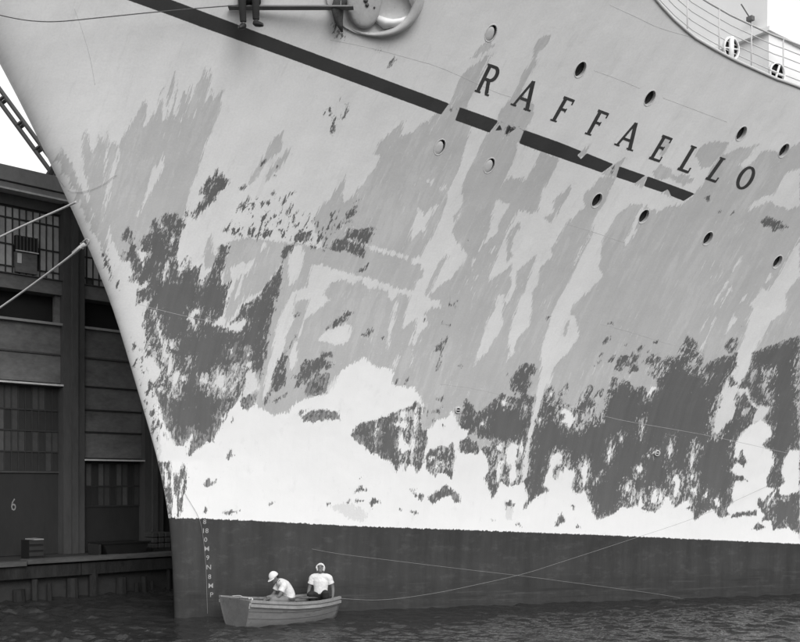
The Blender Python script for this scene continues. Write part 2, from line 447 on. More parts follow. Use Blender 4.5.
# what each patch of the side is painted, as outlines in (s, z) metres on the plating:
# T stripe, M mid grey undercoat, H thin grey, F flecked primer, W white, D bare dark primer, S broken flecks, L topcoat left standing
PATCHES = """M -1.879,9.592 -1.876,9.931 -1.753,10.251 -1.641,10.621 -1.524,10.930 -1.476,10.753 -1.484,10.389 -1.376,10.466 -1.323,10.758 -1.256,11.134 -1.237,10.851 -1.186,10.564 -1.117,10.567 -1.145,10.997 -1.144,11.400 -1.096,11.228 -1.111,10.909 -1.092,10.622 -1.044,10.733 -1.047,11.254 -1.016,10.949 -0.997,10.572 -0.944,10.665 -0.913,10.864 -0.916,11.112 -0.858,10.937 -0.827,10.867 -0.802,11.169 -0.776,10.959 -0.848,10.523 -0.793,10.779 -0.721,11.190 -0.636,11.351 -0.619,11.507 -0.586,11.283 -0.543,11.320 -0.508,11.545 -0.483,11.357 -0.514,11.111 -0.496,10.864 -0.450,10.973 -0.436,11.150 -0.408,10.939 -0.329,10.978 -0.227,11.124 -0.219,10.876 -0.265,10.513 -0.326,10.198 -0.369,9.859 -0.407,9.572 -0.462,9.261 -0.459,8.910 -0.545,8.628 -0.785,8.356 -1.202,8.037 -1.489,7.788 -1.715,8.231 -1.880,8.725
M -2.439,9.930 -2.476,10.188 -2.441,10.388 -2.411,10.406 -2.369,10.113 -2.272,9.890 -2.218,10.094 -2.212,10.279 -2.144,10.039 -2.109,10.261 -2.078,10.391 -2.038,10.115 -1.977,10.041 -1.909,10.154 -1.848,9.970 -1.844,9.210 -1.820,8.529 -1.746,7.798 -1.935,8.242 -2.103,8.734 -2.277,9.367
M -2.758,10.024 -2.674,9.873 -2.512,9.604 -2.352,9.260 -2.075,8.751 -1.881,8.276 -1.928,8.203 -2.217,8.749 -2.528,9.394 -2.768,9.824
L -1.010,10.055 -1.019,9.792 -1.068,9.427 -1.164,9.113 -1.292,8.874 -1.342,8.714 -1.293,9.011 -1.254,9.362 -1.201,9.594 -1.072,9.789
L -2.033,9.966 -1.999,10.078 -2.010,9.438 -2.028,9.209
L -1.856,10.025 -1.819,10.119 -1.858,9.440 -1.909,8.823 -1.899,8.511 -1.939,8.920 -1.925,9.553
L -0.294,9.844 -0.276,10.032 -0.307,9.424 -0.333,9.151 -0.356,9.072 -0.358,9.402
M 2.167,9.202 2.404,9.701 2.423,9.275 2.503,9.122 2.697,9.427 2.918,9.884 2.951,10.095 2.805,10.124 2.844,10.314 3.009,10.584 3.210,10.769 3.197,10.485 3.376,10.533 3.608,10.769 3.761,10.943 4.167,10.861 4.514,10.793 4.904,10.681 5.567,10.530 6.103,10.416 6.554,10.275 6.514,9.958 6.471,9.636 6.499,9.233 6.736,9.083 6.885,8.988 7.003,9.367 7.035,9.775 6.992,9.610 6.952,9.384 7.365,9.205 7.528,9.360 7.382,9.596 7.503,9.787 7.593,9.995 7.948,10.021 7.926,9.715 7.951,9.450 8.280,9.285 8.510,9.509 8.754,9.547 9.029,9.420 9.394,9.572 9.760,9.577 9.927,9.842 10.051,10.039 10.056,10.410 10.191,10.625 10.416,10.767 10.985,10.941 11.201,10.839 11.623,10.797 12.074,11.130 12.544,10.334 13.013,9.498 13.477,8.620 13.930,7.701 14.361,6.739 14.755,5.737 15.127,4.699 13.979,4.547 12.858,4.398 11.763,4.252 10.692,4.110 9.541,4.096 8.421,4.082 7.330,4.068 6.267,4.055 5.231,4.043 4.611,4.981 3.182,5.590 2.478,4.474 1.650,4.574 1.342,5.021 1.529,6.688 1.569,7.919 1.260,7.318 0.955,7.093 0.630,6.543 0.525,7.285 0.633,7.479 0.470,7.388 0.443,7.803 0.471,8.214 0.425,8.252 0.733,8.369 1.529,8.307 1.827,8.302 2.350,8.205 2.141,8.501 1.963,8.754 2.052,9.038
M 3.838,10.894 3.931,11.118 3.957,11.405 3.970,11.617 4.140,11.821 4.396,12.047 4.351,11.784 4.339,11.432 4.290,11.161 4.348,10.910 4.436,10.788 4.103,10.820
M 4.023,11.915 4.122,12.094 4.242,12.222 4.402,12.166 4.244,12.035
M 4.978,10.752 4.963,10.991 5.094,11.310 5.123,11.616 5.196,11.903 5.209,12.095 5.174,12.298 5.252,12.390 5.408,12.463 5.384,12.282 5.287,12.102 5.321,11.896 5.257,11.680 5.246,11.429 5.458,11.229 5.598,11.240 5.688,10.989 5.623,10.798 5.651,10.479 5.295,10.530
M 9.541,10.589 9.600,10.754 9.868,10.898 10.221,10.890 10.167,10.623 10.056,10.410 9.839,10.351
M 8.641,10.888 8.839,10.827 8.865,10.592 8.786,10.466 8.667,10.655
M 8.714,10.179 8.830,10.330 9.033,10.306 9.307,10.145 9.522,10.203 9.771,10.099 9.595,9.962 9.141,10.091 8.882,10.030
L 11.124,10.791 11.317,10.912 11.679,10.885 11.992,11.039 11.899,11.194 11.518,11.156 11.161,10.999 10.934,10.896 10.844,10.643 10.685,10.464 10.904,10.442 11.064,10.621
L 11.968,10.431 12.272,10.565 12.716,9.784 12.497,9.679 12.059,9.731 11.874,9.825 11.622,9.697 11.434,9.552 11.422,9.724 11.624,9.891 11.858,9.953 11.939,10.195
L 4.521,10.775 4.911,10.663 4.847,10.404 4.818,10.155 4.747,9.899 4.741,9.625 4.837,9.413 4.876,9.115 4.844,8.828 4.854,8.664 5.122,8.429 5.320,8.250 5.290,8.100 5.142,7.762 4.741,7.365 4.808,7.280 5.008,7.267 5.065,7.104 4.856,7.096 4.761,6.948 4.880,6.730 4.734,6.501 4.673,6.273 4.563,6.269 4.615,6.541 4.609,6.853 4.499,6.760 4.327,6.553 4.334,6.909 4.362,7.064 4.340,7.325 4.116,7.359 3.957,7.222 3.878,7.283 3.868,7.413 3.494,7.471 3.454,7.373 3.356,7.519 3.207,7.618 3.071,7.484 2.944,7.585 2.775,7.599 2.610,7.506 2.532,7.290 2.703,7.168 2.498,6.944 2.231,6.694 2.221,6.387 2.148,6.318 2.217,6.889 2.246,7.170 1.973,7.094 1.949,7.328 2.155,7.422 2.161,7.592 2.159,7.885 2.335,7.914 2.581,7.821 2.859,7.771 3.187,7.702 3.494,7.642 3.723,7.567 4.000,7.483 4.310,7.443 4.392,7.458 4.362,7.650 4.478,7.698 4.494,7.870 4.353,7.990 4.211,8.004 4.182,8.108 4.342,8.179 4.372,8.369 4.491,8.603 4.475,8.726 4.528,9.275 4.476,9.491 4.565,9.829 4.557,10.080 4.521,10.401
M 4.862,8.227 4.928,8.188 4.828,7.907 4.757,7.625 4.742,7.321 4.683,7.340 4.690,7.708 4.748,8.031
M 4.946,9.280 4.933,9.439 4.877,9.236 4.839,8.909 4.758,9.027
L 3.144,8.368 3.557,8.286 3.891,8.209 4.077,8.145 4.073,8.082 3.807,8.132 3.477,8.199 3.206,8.289
L 3.990,9.144 4.084,9.110 4.170,9.034 4.331,9.244 4.384,9.207 4.268,8.918 4.248,8.713 4.119,8.583 3.996,8.432 3.933,8.284 3.987,8.535 3.986,8.821
L 3.976,9.696 4.136,9.706 4.114,9.587 4.054,9.584
L 4.328,9.561 4.430,9.685 4.443,9.528 4.328,9.502
L 5.595,10.513 6.111,10.398 6.112,10.087 6.050,9.867 5.949,9.741 5.951,9.900 5.758,9.788 5.685,9.921 5.561,9.577 5.578,9.757 5.617,10.092 5.604,10.285
L 5.550,9.377 5.627,9.402 5.783,9.331 5.867,9.336 5.814,9.129 5.786,8.964 5.751,8.879 5.815,8.759 5.729,8.629 5.599,8.497 5.539,8.346 5.594,8.643 5.602,8.809 5.566,9.094
L 5.776,8.295 5.814,8.445 5.864,8.490 5.848,8.341
L 5.436,8.193 5.550,8.177 5.525,8.048 5.528,7.899
L 6.104,9.229 6.320,9.181 6.499,9.233 6.500,9.618 6.514,9.958 6.554,10.275 7.549,10.091 7.539,9.810 7.395,9.617 7.520,9.380 7.351,9.183 7.269,8.991 7.158,8.753 7.168,8.605 7.096,8.495 7.181,8.328 7.025,8.061 7.018,8.017 7.084,7.692 6.977,7.532 7.128,7.137 7.151,6.752 6.938,6.422 6.988,6.145 6.877,5.932 6.865,6.211 6.751,6.507 6.756,6.986 6.777,7.144 6.777,7.368 6.826,7.569 6.815,7.876 6.830,8.223 6.674,8.150 6.510,7.969 6.595,7.646 6.528,7.245 6.447,7.286 6.476,7.663 6.369,7.919 6.342,8.133 6.244,7.956 5.914,7.658 5.961,8.135 5.965,8.453 6.002,8.665 6.002,8.790
M 6.208,9.009 6.261,8.868 6.204,8.656 6.204,8.403 6.291,8.280 6.224,8.148 6.103,8.503 6.074,8.649 6.102,8.817
M 6.822,8.309 6.704,8.130 6.569,7.994 6.733,8.240 6.815,8.330
M 6.784,9.465 6.905,9.605 7.013,9.773 7.060,9.716 7.025,9.532 6.982,9.366 6.953,9.158 6.907,8.990 6.728,9.103 6.855,9.234
L 6.254,7.432 6.411,7.440 6.466,7.108 6.568,6.752 6.447,6.427 6.379,6.148 6.211,5.980 6.125,5.803 6.144,6.163 6.173,6.417 6.195,6.940 6.276,7.056
L 7.877,9.300 7.928,9.449 7.979,9.800 8.064,9.969 8.877,9.742 9.100,9.779 9.450,9.660 9.770,9.557 9.461,9.535 9.236,9.392 8.954,9.478 8.740,9.525 8.519,9.489 8.312,9.267 8.235,9.009 8.216,8.774 8.244,8.561 8.301,8.391 8.354,8.198 8.502,7.941 8.311,7.619 8.073,7.315 8.028,7.131 8.215,7.002 8.442,6.595 8.229,6.164 8.043,5.874 8.011,5.539 7.951,5.298 7.900,4.812 7.838,4.444 7.825,4.173 7.947,3.050 7.846,3.050 7.849,3.452 7.804,3.926 7.795,4.737 7.781,5.293 7.743,5.723 7.600,6.166 7.596,6.353 7.625,6.977 7.648,7.340 7.719,7.612 7.772,7.859 7.743,8.251 7.813,8.728 7.850,9.090
M 7.867,8.710 7.878,9.134 7.889,9.218 7.912,8.713 7.819,8.234 7.757,7.836 7.702,7.921
M 8.021,6.856 8.071,6.927 8.092,6.628 8.025,6.532
L 8.885,9.157 8.906,8.946 8.789,8.658 8.698,8.761 8.746,8.871 8.759,9.170 8.796,9.404 8.852,9.492
L 8.610,9.805 8.820,9.862 8.785,9.736 8.565,9.596
L 13.088,9.098 12.980,8.657 12.911,8.118 12.761,7.851 12.611,7.937 12.540,7.674 12.480,7.505 12.601,7.416 12.586,7.199 12.647,6.717 12.604,6.371 12.687,6.026 12.547,5.721 12.501,5.290 12.521,4.805 12.555,4.341 12.868,4.137 13.204,4.141 13.320,4.222 13.637,4.567 13.886,4.676 14.028,5.018 13.623,5.035 13.374,5.184 13.213,5.487 12.935,5.479 13.070,5.888 13.025,6.312 13.138,6.737 13.225,7.133 13.511,7.437 13.337,7.812 13.510,8.272
L 11.754,8.600 11.781,8.488 11.673,8.208 11.668,8.390
L 11.616,8.044 11.673,7.977 11.602,7.718 11.520,7.480 11.525,7.714
L 11.807,7.916 11.875,7.826 11.763,7.657 11.716,7.396 11.679,7.605
L 11.497,7.220 11.518,7.102 11.403,6.786 11.425,7.002
L 11.686,7.276 11.709,7.158 11.648,6.772 11.634,7.012
L 12.151,7.322 12.267,7.112 12.175,6.940 12.081,6.766 12.100,7.057
L 11.640,6.723 11.703,6.556 11.605,6.309 11.580,6.454
L 12.663,8.290 12.798,8.182 12.702,8.036 12.648,8.033
L 12.210,7.680 12.285,7.755 12.268,7.612 12.193,7.538
L 2.595,6.290 2.660,6.403 2.728,6.494 3.099,6.662 3.234,6.623 3.263,6.358 3.164,6.198 2.998,6.170 2.774,6.229
L 1.718,8.256 1.847,8.303 1.953,8.185 1.968,7.834 1.911,7.622 1.879,7.473 1.787,7.427 1.701,7.759 1.682,8.048
L -0.498,8.309 -0.453,8.512 -0.323,8.638 -0.119,8.768 0.107,8.660 0.254,8.466 0.370,8.351 0.295,8.226 0.239,7.978 0.182,7.852 0.085,7.723 -0.035,7.614 -0.056,7.758 -0.023,7.924 -0.125,7.837 -0.217,7.668 -0.276,7.541 -0.297,7.829 -0.386,7.784 -0.486,7.820 -0.501,8.065
M 0.034,8.294 0.084,8.458 0.130,8.055 0.239,7.978 0.214,7.771 0.091,7.682 0.028,7.845
L 0.550,7.746 0.724,7.878 0.868,7.844 0.838,7.676 0.748,7.505 0.650,7.249 0.628,6.993 0.584,6.735 0.481,6.601 0.556,7.075 0.545,7.286 0.633,7.479
L 0.880,7.886 0.998,7.994 0.942,7.764 0.854,7.468 0.802,7.171 0.735,7.083 0.795,7.466
L 1.081,8.285 1.193,8.311 1.178,8.188 1.108,8.144
L 1.872,7.303 1.985,7.351 1.985,7.138 1.987,6.663 1.920,6.310 1.925,6.000 1.864,5.552 1.713,5.098 1.609,4.914 1.605,5.276 1.659,5.814 1.686,6.476 1.738,6.912
L 2.022,5.915 2.092,6.006 2.134,6.273 2.236,6.166 2.202,5.697 2.116,5.560
M 2.194,6.165 2.427,6.284 2.870,6.166 2.632,6.069 2.407,5.883 2.259,5.744
L 4.048,6.831 4.132,6.746 4.155,6.435 4.041,6.565
L 4.691,5.863 4.702,6.138 4.732,5.773 4.692,5.633
L 4.394,6.127 4.416,6.444 4.395,5.786 4.315,5.623 4.316,5.852
L 4.064,7.226 4.148,7.143 4.127,6.568 4.153,6.232 4.097,6.072 4.061,6.677
S 0.249,8.385 0.375,8.753 0.510,9.037 0.708,9.184 1.021,9.141 1.325,9.236 1.499,9.068 1.693,8.900 1.949,8.894 2.167,8.725 2.236,8.929 2.500,8.983 2.621,8.668 2.482,8.417 2.575,8.195 2.082,8.233 1.670,8.294 1.503,8.428 1.061,8.386 0.714,8.368 0.397,8.413
M 0.986,10.449 1.023,10.340 1.035,10.062 0.939,10.000 0.849,9.826 0.744,9.630 0.684,9.474 0.600,9.431 0.643,9.663 0.730,9.858 0.797,10.049 0.872,10.277
M 1.187,10.126 1.229,10.035 1.154,9.880 1.093,9.744 0.969,9.546 0.903,9.504 0.916,9.696 1.020,9.892
W -0.452,4.151 -0.103,3.864 0.503,4.607 1.091,5.351 1.467,4.866 1.658,4.688 1.927,4.579 2.175,4.653 2.338,4.885 2.648,4.983 2.785,5.078 3.001,5.083 3.118,5.315 3.200,5.614 3.367,5.777 3.517,5.850 3.693,5.901 3.943,5.726 4.280,5.690 4.390,5.579 4.323,5.462 4.437,5.326 4.664,5.309 4.875,5.267 5.069,5.085 5.085,4.874 5.265,4.522 5.391,4.333 5.523,4.502 5.719,4.577 5.855,4.723 6.103,4.416 6.892,4.063 8.622,4.084 9.806,3.972 11.026,3.857 13.088,3.347 13.344,4.143 13.637,4.567 13.886,4.676 14.212,4.472 14.309,4.261 14.133,3.994 14.527,3.837 14.866,3.679 15.258,3.844 15.661,2.226 15.813,0.580 14.592,0.610 13.398,0.641 12.231,0.671 11.089,0.700 9.973,0.729 8.882,0.758 7.815,0.786 6.774,0.814 5.756,0.841 4.761,0.868 3.790,0.895 2.841,0.921 1.913,0.947 1.002,0.973 0.092,1.003 -0.050,0.940 -0.158,2.248 -0.425,3.532
W -0.560,4.972 -0.478,4.686 -0.389,4.331 -0.269,4.109 -0.066,3.297 -0.273,3.296 -0.437,3.972 -0.570,4.640
S -1.175,6.272 -1.022,6.055 -0.744,5.342 -0.547,4.817 -0.319,3.973 -0.421,3.793 -0.636,4.309 -0.893,5.192
S -1.814,8.038 -1.643,7.711 -1.449,7.218 -1.516,7.263 -1.746,7.798
D -1.851,8.003 -1.798,7.939 -1.668,7.673 -1.637,7.572 -1.715,7.697
M 1.641,4.824 1.725,5.008 1.921,4.967 2.094,5.107 2.301,5.158 2.508,5.208 2.583,4.982 2.338,4.885 2.197,4.653 1.927,4.579 1.679,4.688
D -0.890,8.712 -0.737,8.798 -0.603,8.764 -0.619,8.624 -0.554,8.687 -0.468,8.850 -0.477,8.671 -0.422,8.554 -0.481,8.451 -0.495,8.289 -0.513,8.146 -0.503,7.943 -0.546,7.838 -0.438,7.740 -0.373,7.826 -0.317,7.972 -0.324,7.746 -0.358,7.579 -0.253,7.790 -0.216,7.936 -0.203,7.710 -0.130,7.734 -0.020,7.780 -0.029,7.573 0.062,7.348 0.142,7.602 0.236,7.751 0.252,8.020 0.298,8.206 0.467,8.234 0.464,8.030 0.443,7.803 0.379,7.592 0.470,7.388 0.633,7.479 0.564,7.287 0.608,6.992 0.541,6.754 0.368,6.532 0.639,6.478 0.895,6.391 0.997,6.471 1.074,6.712 0.749,6.569 0.843,6.767 0.928,7.006 1.139,7.080 1.238,7.212 1.280,7.319 1.398,7.556 1.569,7.919 1.618,7.461 1.622,7.335 1.566,7.077 1.559,6.819 1.549,6.558 1.547,6.296 1.575,6.033 1.556,5.877 1.543,5.587 1.513,5.340 1.424,5.539 1.367,5.493 1.290,5.602 1.221,5.488 1.202,5.130 1.122,4.925 0.939,4.673 0.880,4.445 0.722,4.125 0.652,3.964 0.507,3.928 0.413,3.802 0.308,3.778 0.236,3.629 0.171,3.640 0.199,3.936 0.235,4.117 0.103,3.934 0.090,3.843 -0.103,3.864 -0.164,4.088 -0.273,4.154 -0.369,4.331 -0.451,4.597 -0.532,4.862 -0.648,5.102 -0.693,5.190 -0.536,5.368 -0.550,5.521 -0.652,5.584 -0.713,5.843 -0.872,5.754 -0.871,5.948 -0.913,6.206 -0.911,6.377 -0.953,6.440 -0.951,6.611 -0.994,6.674 -0.988,6.801 -0.938,6.844 -0.920,7.034 -1.128,6.925 -1.121,7.030 -1.170,7.154 -1.126,7.238 -0.985,7.283 -0.996,7.387 -1.117,7.321 -1.180,7.403 -1.336,7.380 -1.256,7.587 -1.326,7.729 -1.433,7.829 -1.393,7.992 -1.355,8.114 -1.284,8.116 -1.269,7.994 -1.108,7.714 -1.052,8.001 -1.179,7.997 -1.158,8.119 -1.217,8.158 -1.181,8.300 -1.049,8.406 -1.065,8.525 -1.026,8.646 -0.888,8.572
H -0.344,4.755 -0.022,5.051 0.376,5.218 0.670,5.737 0.993,6.122 1.142,6.237 1.157,5.974 1.069,5.528 1.035,5.125 0.906,4.785 0.811,4.489 0.696,4.170 0.568,3.963 0.411,3.825 0.235,3.641 0.171,3.640 0.209,3.936 0.235,4.117 0.086,3.889 -0.105,3.886 -0.256,4.199 -0.360,4.465
L -0.887,8.562 -0.841,8.564 -0.834,8.515 -0.880,8.513
L -0.664,8.422 -0.638,8.504 -0.623,8.263 -0.662,8.139
L -0.427,7.513 -0.419,7.741 -0.314,7.951 -0.331,7.663
L -0.707,7.625 -0.653,7.648 -0.666,7.441 -0.703,7.439
L -0.675,7.812 -0.629,7.896 -0.640,7.690 -0.678,7.689
L -0.412,5.743 -0.365,5.875 -0.324,5.659 -0.356,5.351 -0.424,5.437
L -0.304,5.440 -0.169,5.510 -0.175,5.356 -0.260,5.177 -0.312,5.308
L -0.134,5.357 -0.047,5.514 -0.068,5.315 -0.128,5.292
L -0.047,5.712 0.030,5.758 0.003,5.626
L -0.284,5.000 -0.199,5.179 -0.205,5.024
L -0.610,5.103 -0.535,5.126 -0.529,5.060 -0.606,5.059
L -0.554,6.215 -0.453,6.176 -0.487,5.915 -0.538,5.826 -0.573,5.999
L -0.429,6.133 -0.374,6.178 -0.377,6.005 -0.440,6.046
L -0.510,5.740 -0.400,5.830 -0.491,5.958 -0.546,5.695
L -0.801,6.785 -0.765,6.807 -0.647,6.384 -0.538,6.043 -0.596,6.041 -0.713,6.468
L -0.869,6.121 -0.798,6.165 -0.798,5.950 -0.835,5.949
L -0.115,6.726 -0.066,6.814 0.084,6.884 0.077,6.777 -0.031,6.687 0.046,6.540 0.101,6.585 0.043,6.389 -0.034,6.537 -0.125,6.640
L 0.235,6.634 0.319,6.766 0.283,6.571 0.196,6.460
L -0.034,7.469 0.083,7.474 0.045,7.326
L 0.508,5.156 0.571,5.335 0.634,5.515 0.701,5.472 0.774,5.386 0.826,5.120 0.752,5.028 0.648,5.204
L 0.260,5.326 0.380,5.374 0.454,5.265 0.332,5.239
L 0.778,6.026 0.858,6.051 0.833,5.918
L 1.178,5.975 1.240,5.977 1.234,5.866 1.169,5.886
L 1.171,5.709 1.249,5.756 1.302,5.669 1.204,5.621
L 0.919,5.390 0.988,5.681 0.968,5.503 0.904,5.167
L 0.888,5.122 1.057,5.461 1.016,5.282 0.935,5.078
L 1.205,5.443 1.355,5.582 1.474,5.317 1.539,5.139 1.331,5.111 1.245,4.951 1.140,4.948 1.254,5.221
W 0.811,4.489 0.886,4.581 0.934,4.718 0.861,4.422
W 1.019,4.720 1.150,4.858 1.092,4.631 1.018,4.539
H 1.145,4.903 1.261,4.996 1.484,5.070 1.454,4.797 1.322,4.658 1.182,4.769
D -0.291,8.858 -0.171,9.178 -0.285,9.192 -0.209,9.390 -0.164,9.546 -0.129,9.452 -0.070,9.627 0.006,9.707 -0.001,9.554 0.070,9.615 0.120,9.502 0.215,9.488 0.203,9.410 0.105,9.289 0.031,9.188 0.071,9.073 -0.063,8.988 -0.200,8.803 -0.274,8.681
D -0.400,8.774 -0.318,8.837 -0.339,8.737
D -1.562,8.231 -1.530,8.391 -1.493,8.511 -1.408,8.394 -1.410,8.273 -1.473,8.212
D -1.398,8.173 -1.370,8.375 -1.335,8.316 -1.375,8.133
D -1.522,7.910 -1.488,8.051 -1.454,7.991 -1.500,7.869
D 1.443,8.887 1.499,9.068 1.511,8.930 1.471,8.849
D 1.679,8.437 1.735,8.541 1.974,8.533 2.046,8.395 1.740,8.338
D 1.489,8.018 1.576,8.269 1.709,8.296 1.696,8.172 1.592,8.003
D 2.385,8.227 2.487,8.396 2.576,8.442 2.676,8.447 2.676,8.528 2.830,8.638 3.044,8.670 3.246,8.721 3.217,8.556 3.205,8.371 3.134,8.326 3.181,8.225 3.156,8.079 2.978,8.132 2.756,8.204 2.575,8.195
L 2.736,8.450 2.811,8.474 2.907,8.418 2.992,8.401 2.967,8.339 2.811,8.392
L 3.038,8.383 3.139,8.388 3.185,8.329 3.074,8.323
D 2.606,8.566 2.725,8.653 2.703,8.581
D 2.584,8.967 2.686,9.032 2.829,9.020 2.771,8.937 2.634,8.850
D 2.615,8.768 2.733,8.855 2.729,8.794 2.660,8.751
D 2.703,9.192 2.784,9.256 2.761,9.195
D 2.709,9.093 2.783,9.117 2.754,9.076
D 1.323,9.079 1.315,9.196 1.411,9.279 1.495,9.332 1.499,9.313 1.418,9.250 1.358,9.179 1.342,9.080
D 0.630,9.102 0.648,9.200 0.700,9.222 0.686,9.104
D 0.453,9.326 0.548,9.409 0.575,9.371 0.494,9.309
D 0.872,9.035 0.935,9.098 0.928,9.038
D 0.739,9.820 0.777,9.898 0.804,9.861 0.761,9.802
D 1.028,9.779 1.056,9.818 1.065,9.781
D 1.012,9.606 1.054,9.627 1.035,9.588
D 1.071,9.261 1.157,9.305 1.113,9.244
D 2.741,6.538 2.838,6.696 2.960,6.832 3.030,6.900 3.086,6.990 3.114,6.904 3.235,6.930 3.136,6.795 3.090,6.706 2.922,6.589
D 3.485,6.433 3.578,6.503 3.708,6.608 3.745,6.531 3.639,6.416 3.557,6.391
D 3.159,7.815 3.259,7.916 3.366,8.026 3.287,7.886 3.203,7.808
D 1.989,6.771 2.060,6.839 2.138,6.864 2.051,6.774
D 3.951,6.371 3.998,6.407 3.996,6.362
D 2.093,6.272 2.124,6.339 2.030,6.137 1.936,6.067 1.855,5.909 1.782,5.684 1.750,5.459 1.766,5.099 1.901,5.125 2.034,5.242 2.051,5.423 2.006,5.736 2.025,5.893 1.956,5.935 2.013,6.114
D 1.641,4.824 1.701,5.030 1.755,5.099 1.736,4.917 1.708,4.803
D 1.827,4.874 1.982,4.991 1.912,4.876
D 2.022,5.015 2.119,5.085 2.070,4.970
D 2.702,6.026 2.918,6.011 2.930,5.944 2.746,5.893 2.934,5.787 2.750,5.601 2.632,5.529 2.513,5.322 2.370,5.273 2.252,5.202 2.330,5.408 2.178,5.426 2.328,5.566 2.308,5.700 2.393,5.837 2.541,5.842 2.678,5.914
H 2.495,5.299 2.682,5.486 2.949,5.561 2.967,5.311 2.980,5.083 2.727,5.031 2.534,5.027
D 2.803,5.670 2.878,5.740 2.979,5.777 2.974,5.675 2.853,5.626
D 2.639,5.484 2.714,5.554 2.806,5.512 2.710,5.441
H 2.509,4.567 2.627,4.661 2.772,4.710 3.014,4.692 3.279,4.674 3.350,4.489 3.064,4.484 2.743,4.432 2.567,4.452
H 2.334,4.587 2.494,4.682 2.679,4.754 2.543,4.637 2.401,4.565
D 4.428,5.372 4.482,5.443 4.477,5.350 4.415,5.325
D 4.633,5.354 4.701,5.472 4.700,5.356
H 0.984,3.564 1.037,3.694 1.103,3.819 1.092,3.671 1.147,3.649 1.049,3.555
H 0.530,2.908 0.588,3.046 0.671,3.104 0.696,3.023 0.842,3.104 0.743,2.940
D 1.007,2.303 1.178,2.371 1.352,2.369 1.268,2.300 1.095,2.278
D 0.572,2.307 0.612,2.422 0.636,2.353
D 1.011,4.403 1.044,4.494 1.035,4.380
H 1.959,2.482 2.041,2.576 2.109,2.552 2.027,2.435
D -0.411,3.478 -0.221,3.500 -0.168,3.205 -0.136,2.886 -0.106,2.612 -0.141,2.176 -0.161,2.266 -0.262,2.840
D -0.087,3.296 0.004,3.137 0.100,3.434 0.170,3.298 0.174,2.885 0.087,2.519 0.030,2.175 -0.034,2.222 -0.026,2.703 -0.123,3.114
W -0.316,3.386 -0.253,3.296 -0.232,2.886 -0.259,2.840
W 0.032,2.931 0.092,3.069 0.082,2.702 0.020,2.611
D 3.642,4.142 3.762,4.402 3.933,4.452 4.127,4.502 4.382,4.601 4.652,4.747 4.889,4.822 5.004,4.943 5.094,4.827 5.231,4.829 5.318,4.546 5.357,4.260 5.408,3.513 5.399,3.415 5.281,3.244 5.187,3.414 5.066,3.438 4.993,3.292 4.896,3.485 4.836,3.412 4.789,3.243 4.726,3.364 4.631,3.556 4.394,3.603 4.173,3.720 3.969,3.885 3.725,4.025
W 4.642,4.676 4.747,4.725 4.842,4.704 4.839,4.585 4.734,4.536
W 4.571,4.415 4.628,4.487 4.704,4.441 4.760,4.513 4.898,4.373 4.815,4.324 4.674,4.346
W 4.738,4.085 4.781,4.252 4.861,4.038 4.922,3.943 5.045,3.896 5.091,3.752 4.967,3.799 4.915,3.679 4.812,3.750 4.725,3.869
W 4.155,4.172 4.150,4.503 4.216,4.220 4.218,3.888
W 5.029,4.280 4.990,4.895 5.058,4.897 5.090,4.328 5.119,3.559 5.058,3.656
W 5.158,4.472 5.109,4.992 5.172,4.899 5.237,4.283
M 5.133,4.614 5.299,4.712 5.359,4.380 5.268,4.235
H 3.760,4.096 3.865,4.310 3.992,4.359 4.001,3.981 3.866,3.979
H 4.164,4.409 4.285,4.505 4.367,4.270 4.382,3.698 4.277,3.793
D 5.410,3.658 5.504,3.805 5.641,3.830 5.747,3.904 5.917,3.881 6.014,4.004 6.096,3.810 6.136,3.271 6.125,3.099 5.975,3.222 5.848,3.270 5.759,3.221 5.698,3.147 5.508,3.318
W 5.527,3.659 5.626,3.636 5.593,3.538 5.515,3.586
W 5.699,3.466 5.811,3.515 5.762,3.368 5.667,3.368
D 5.816,2.803 6.010,2.975 6.175,2.827 6.349,2.702 6.435,2.502 6.285,2.528 6.146,2.678 5.955,2.654 5.857,2.555 5.832,2.456 5.626,2.581 5.638,2.680 5.753,2.729
H 6.188,2.727 6.310,2.727 6.408,2.527 6.280,2.578
D 5.375,2.681 5.440,2.742 5.519,2.680 5.508,2.557 5.410,2.582
D 5.192,2.829 5.279,2.890 5.269,2.780 5.375,2.681 5.330,2.657 5.200,2.755
D 5.201,2.288 5.316,2.337 5.394,2.262 5.303,2.213
D 4.980,2.364 5.030,2.339 5.008,2.315
D 3.870,2.759 3.950,2.880 4.013,2.940 4.068,2.855 4.188,2.807 4.048,2.819
D 3.931,2.590 4.118,2.565 3.981,2.541
D 4.239,2.516 4.302,2.588 4.272,2.661 4.393,2.612 4.469,2.539 4.359,2.466 4.294,2.418
D 3.707,2.519 3.793,2.591 3.755,2.494
L 3.347,2.449 3.482,2.472 3.755,2.494 3.943,2.445 4.214,2.248 4.181,2.054 3.829,2.107 3.635,2.254
D 3.252,2.510 3.342,2.521 3.323,2.473
D 3.963,3.192 4.017,3.120 3.948,3.120
D 5.368,6.456 5.367,6.365 5.329,6.136 5.173,6.130 5.242,6.224 5.100,6.208 5.263,6.327
D 5.317,6.089 5.366,6.022 5.338,5.675 5.284,5.674 5.317,5.883
D 5.193,6.810 5.232,6.744 5.188,6.742
D 5.326,6.725 5.364,6.749 5.364,6.659
D 5.425,5.023 5.571,5.097 5.576,4.955
D 5.412,4.727 5.558,4.812 5.587,4.659
D 5.407,4.500 5.468,4.549 5.528,4.479 5.458,4.477
D 5.681,4.409 5.742,4.458 5.741,4.338
D 5.752,4.650 5.822,4.651 5.782,4.614
D 5.767,5.804 5.823,5.864 5.876,5.830 5.818,5.782
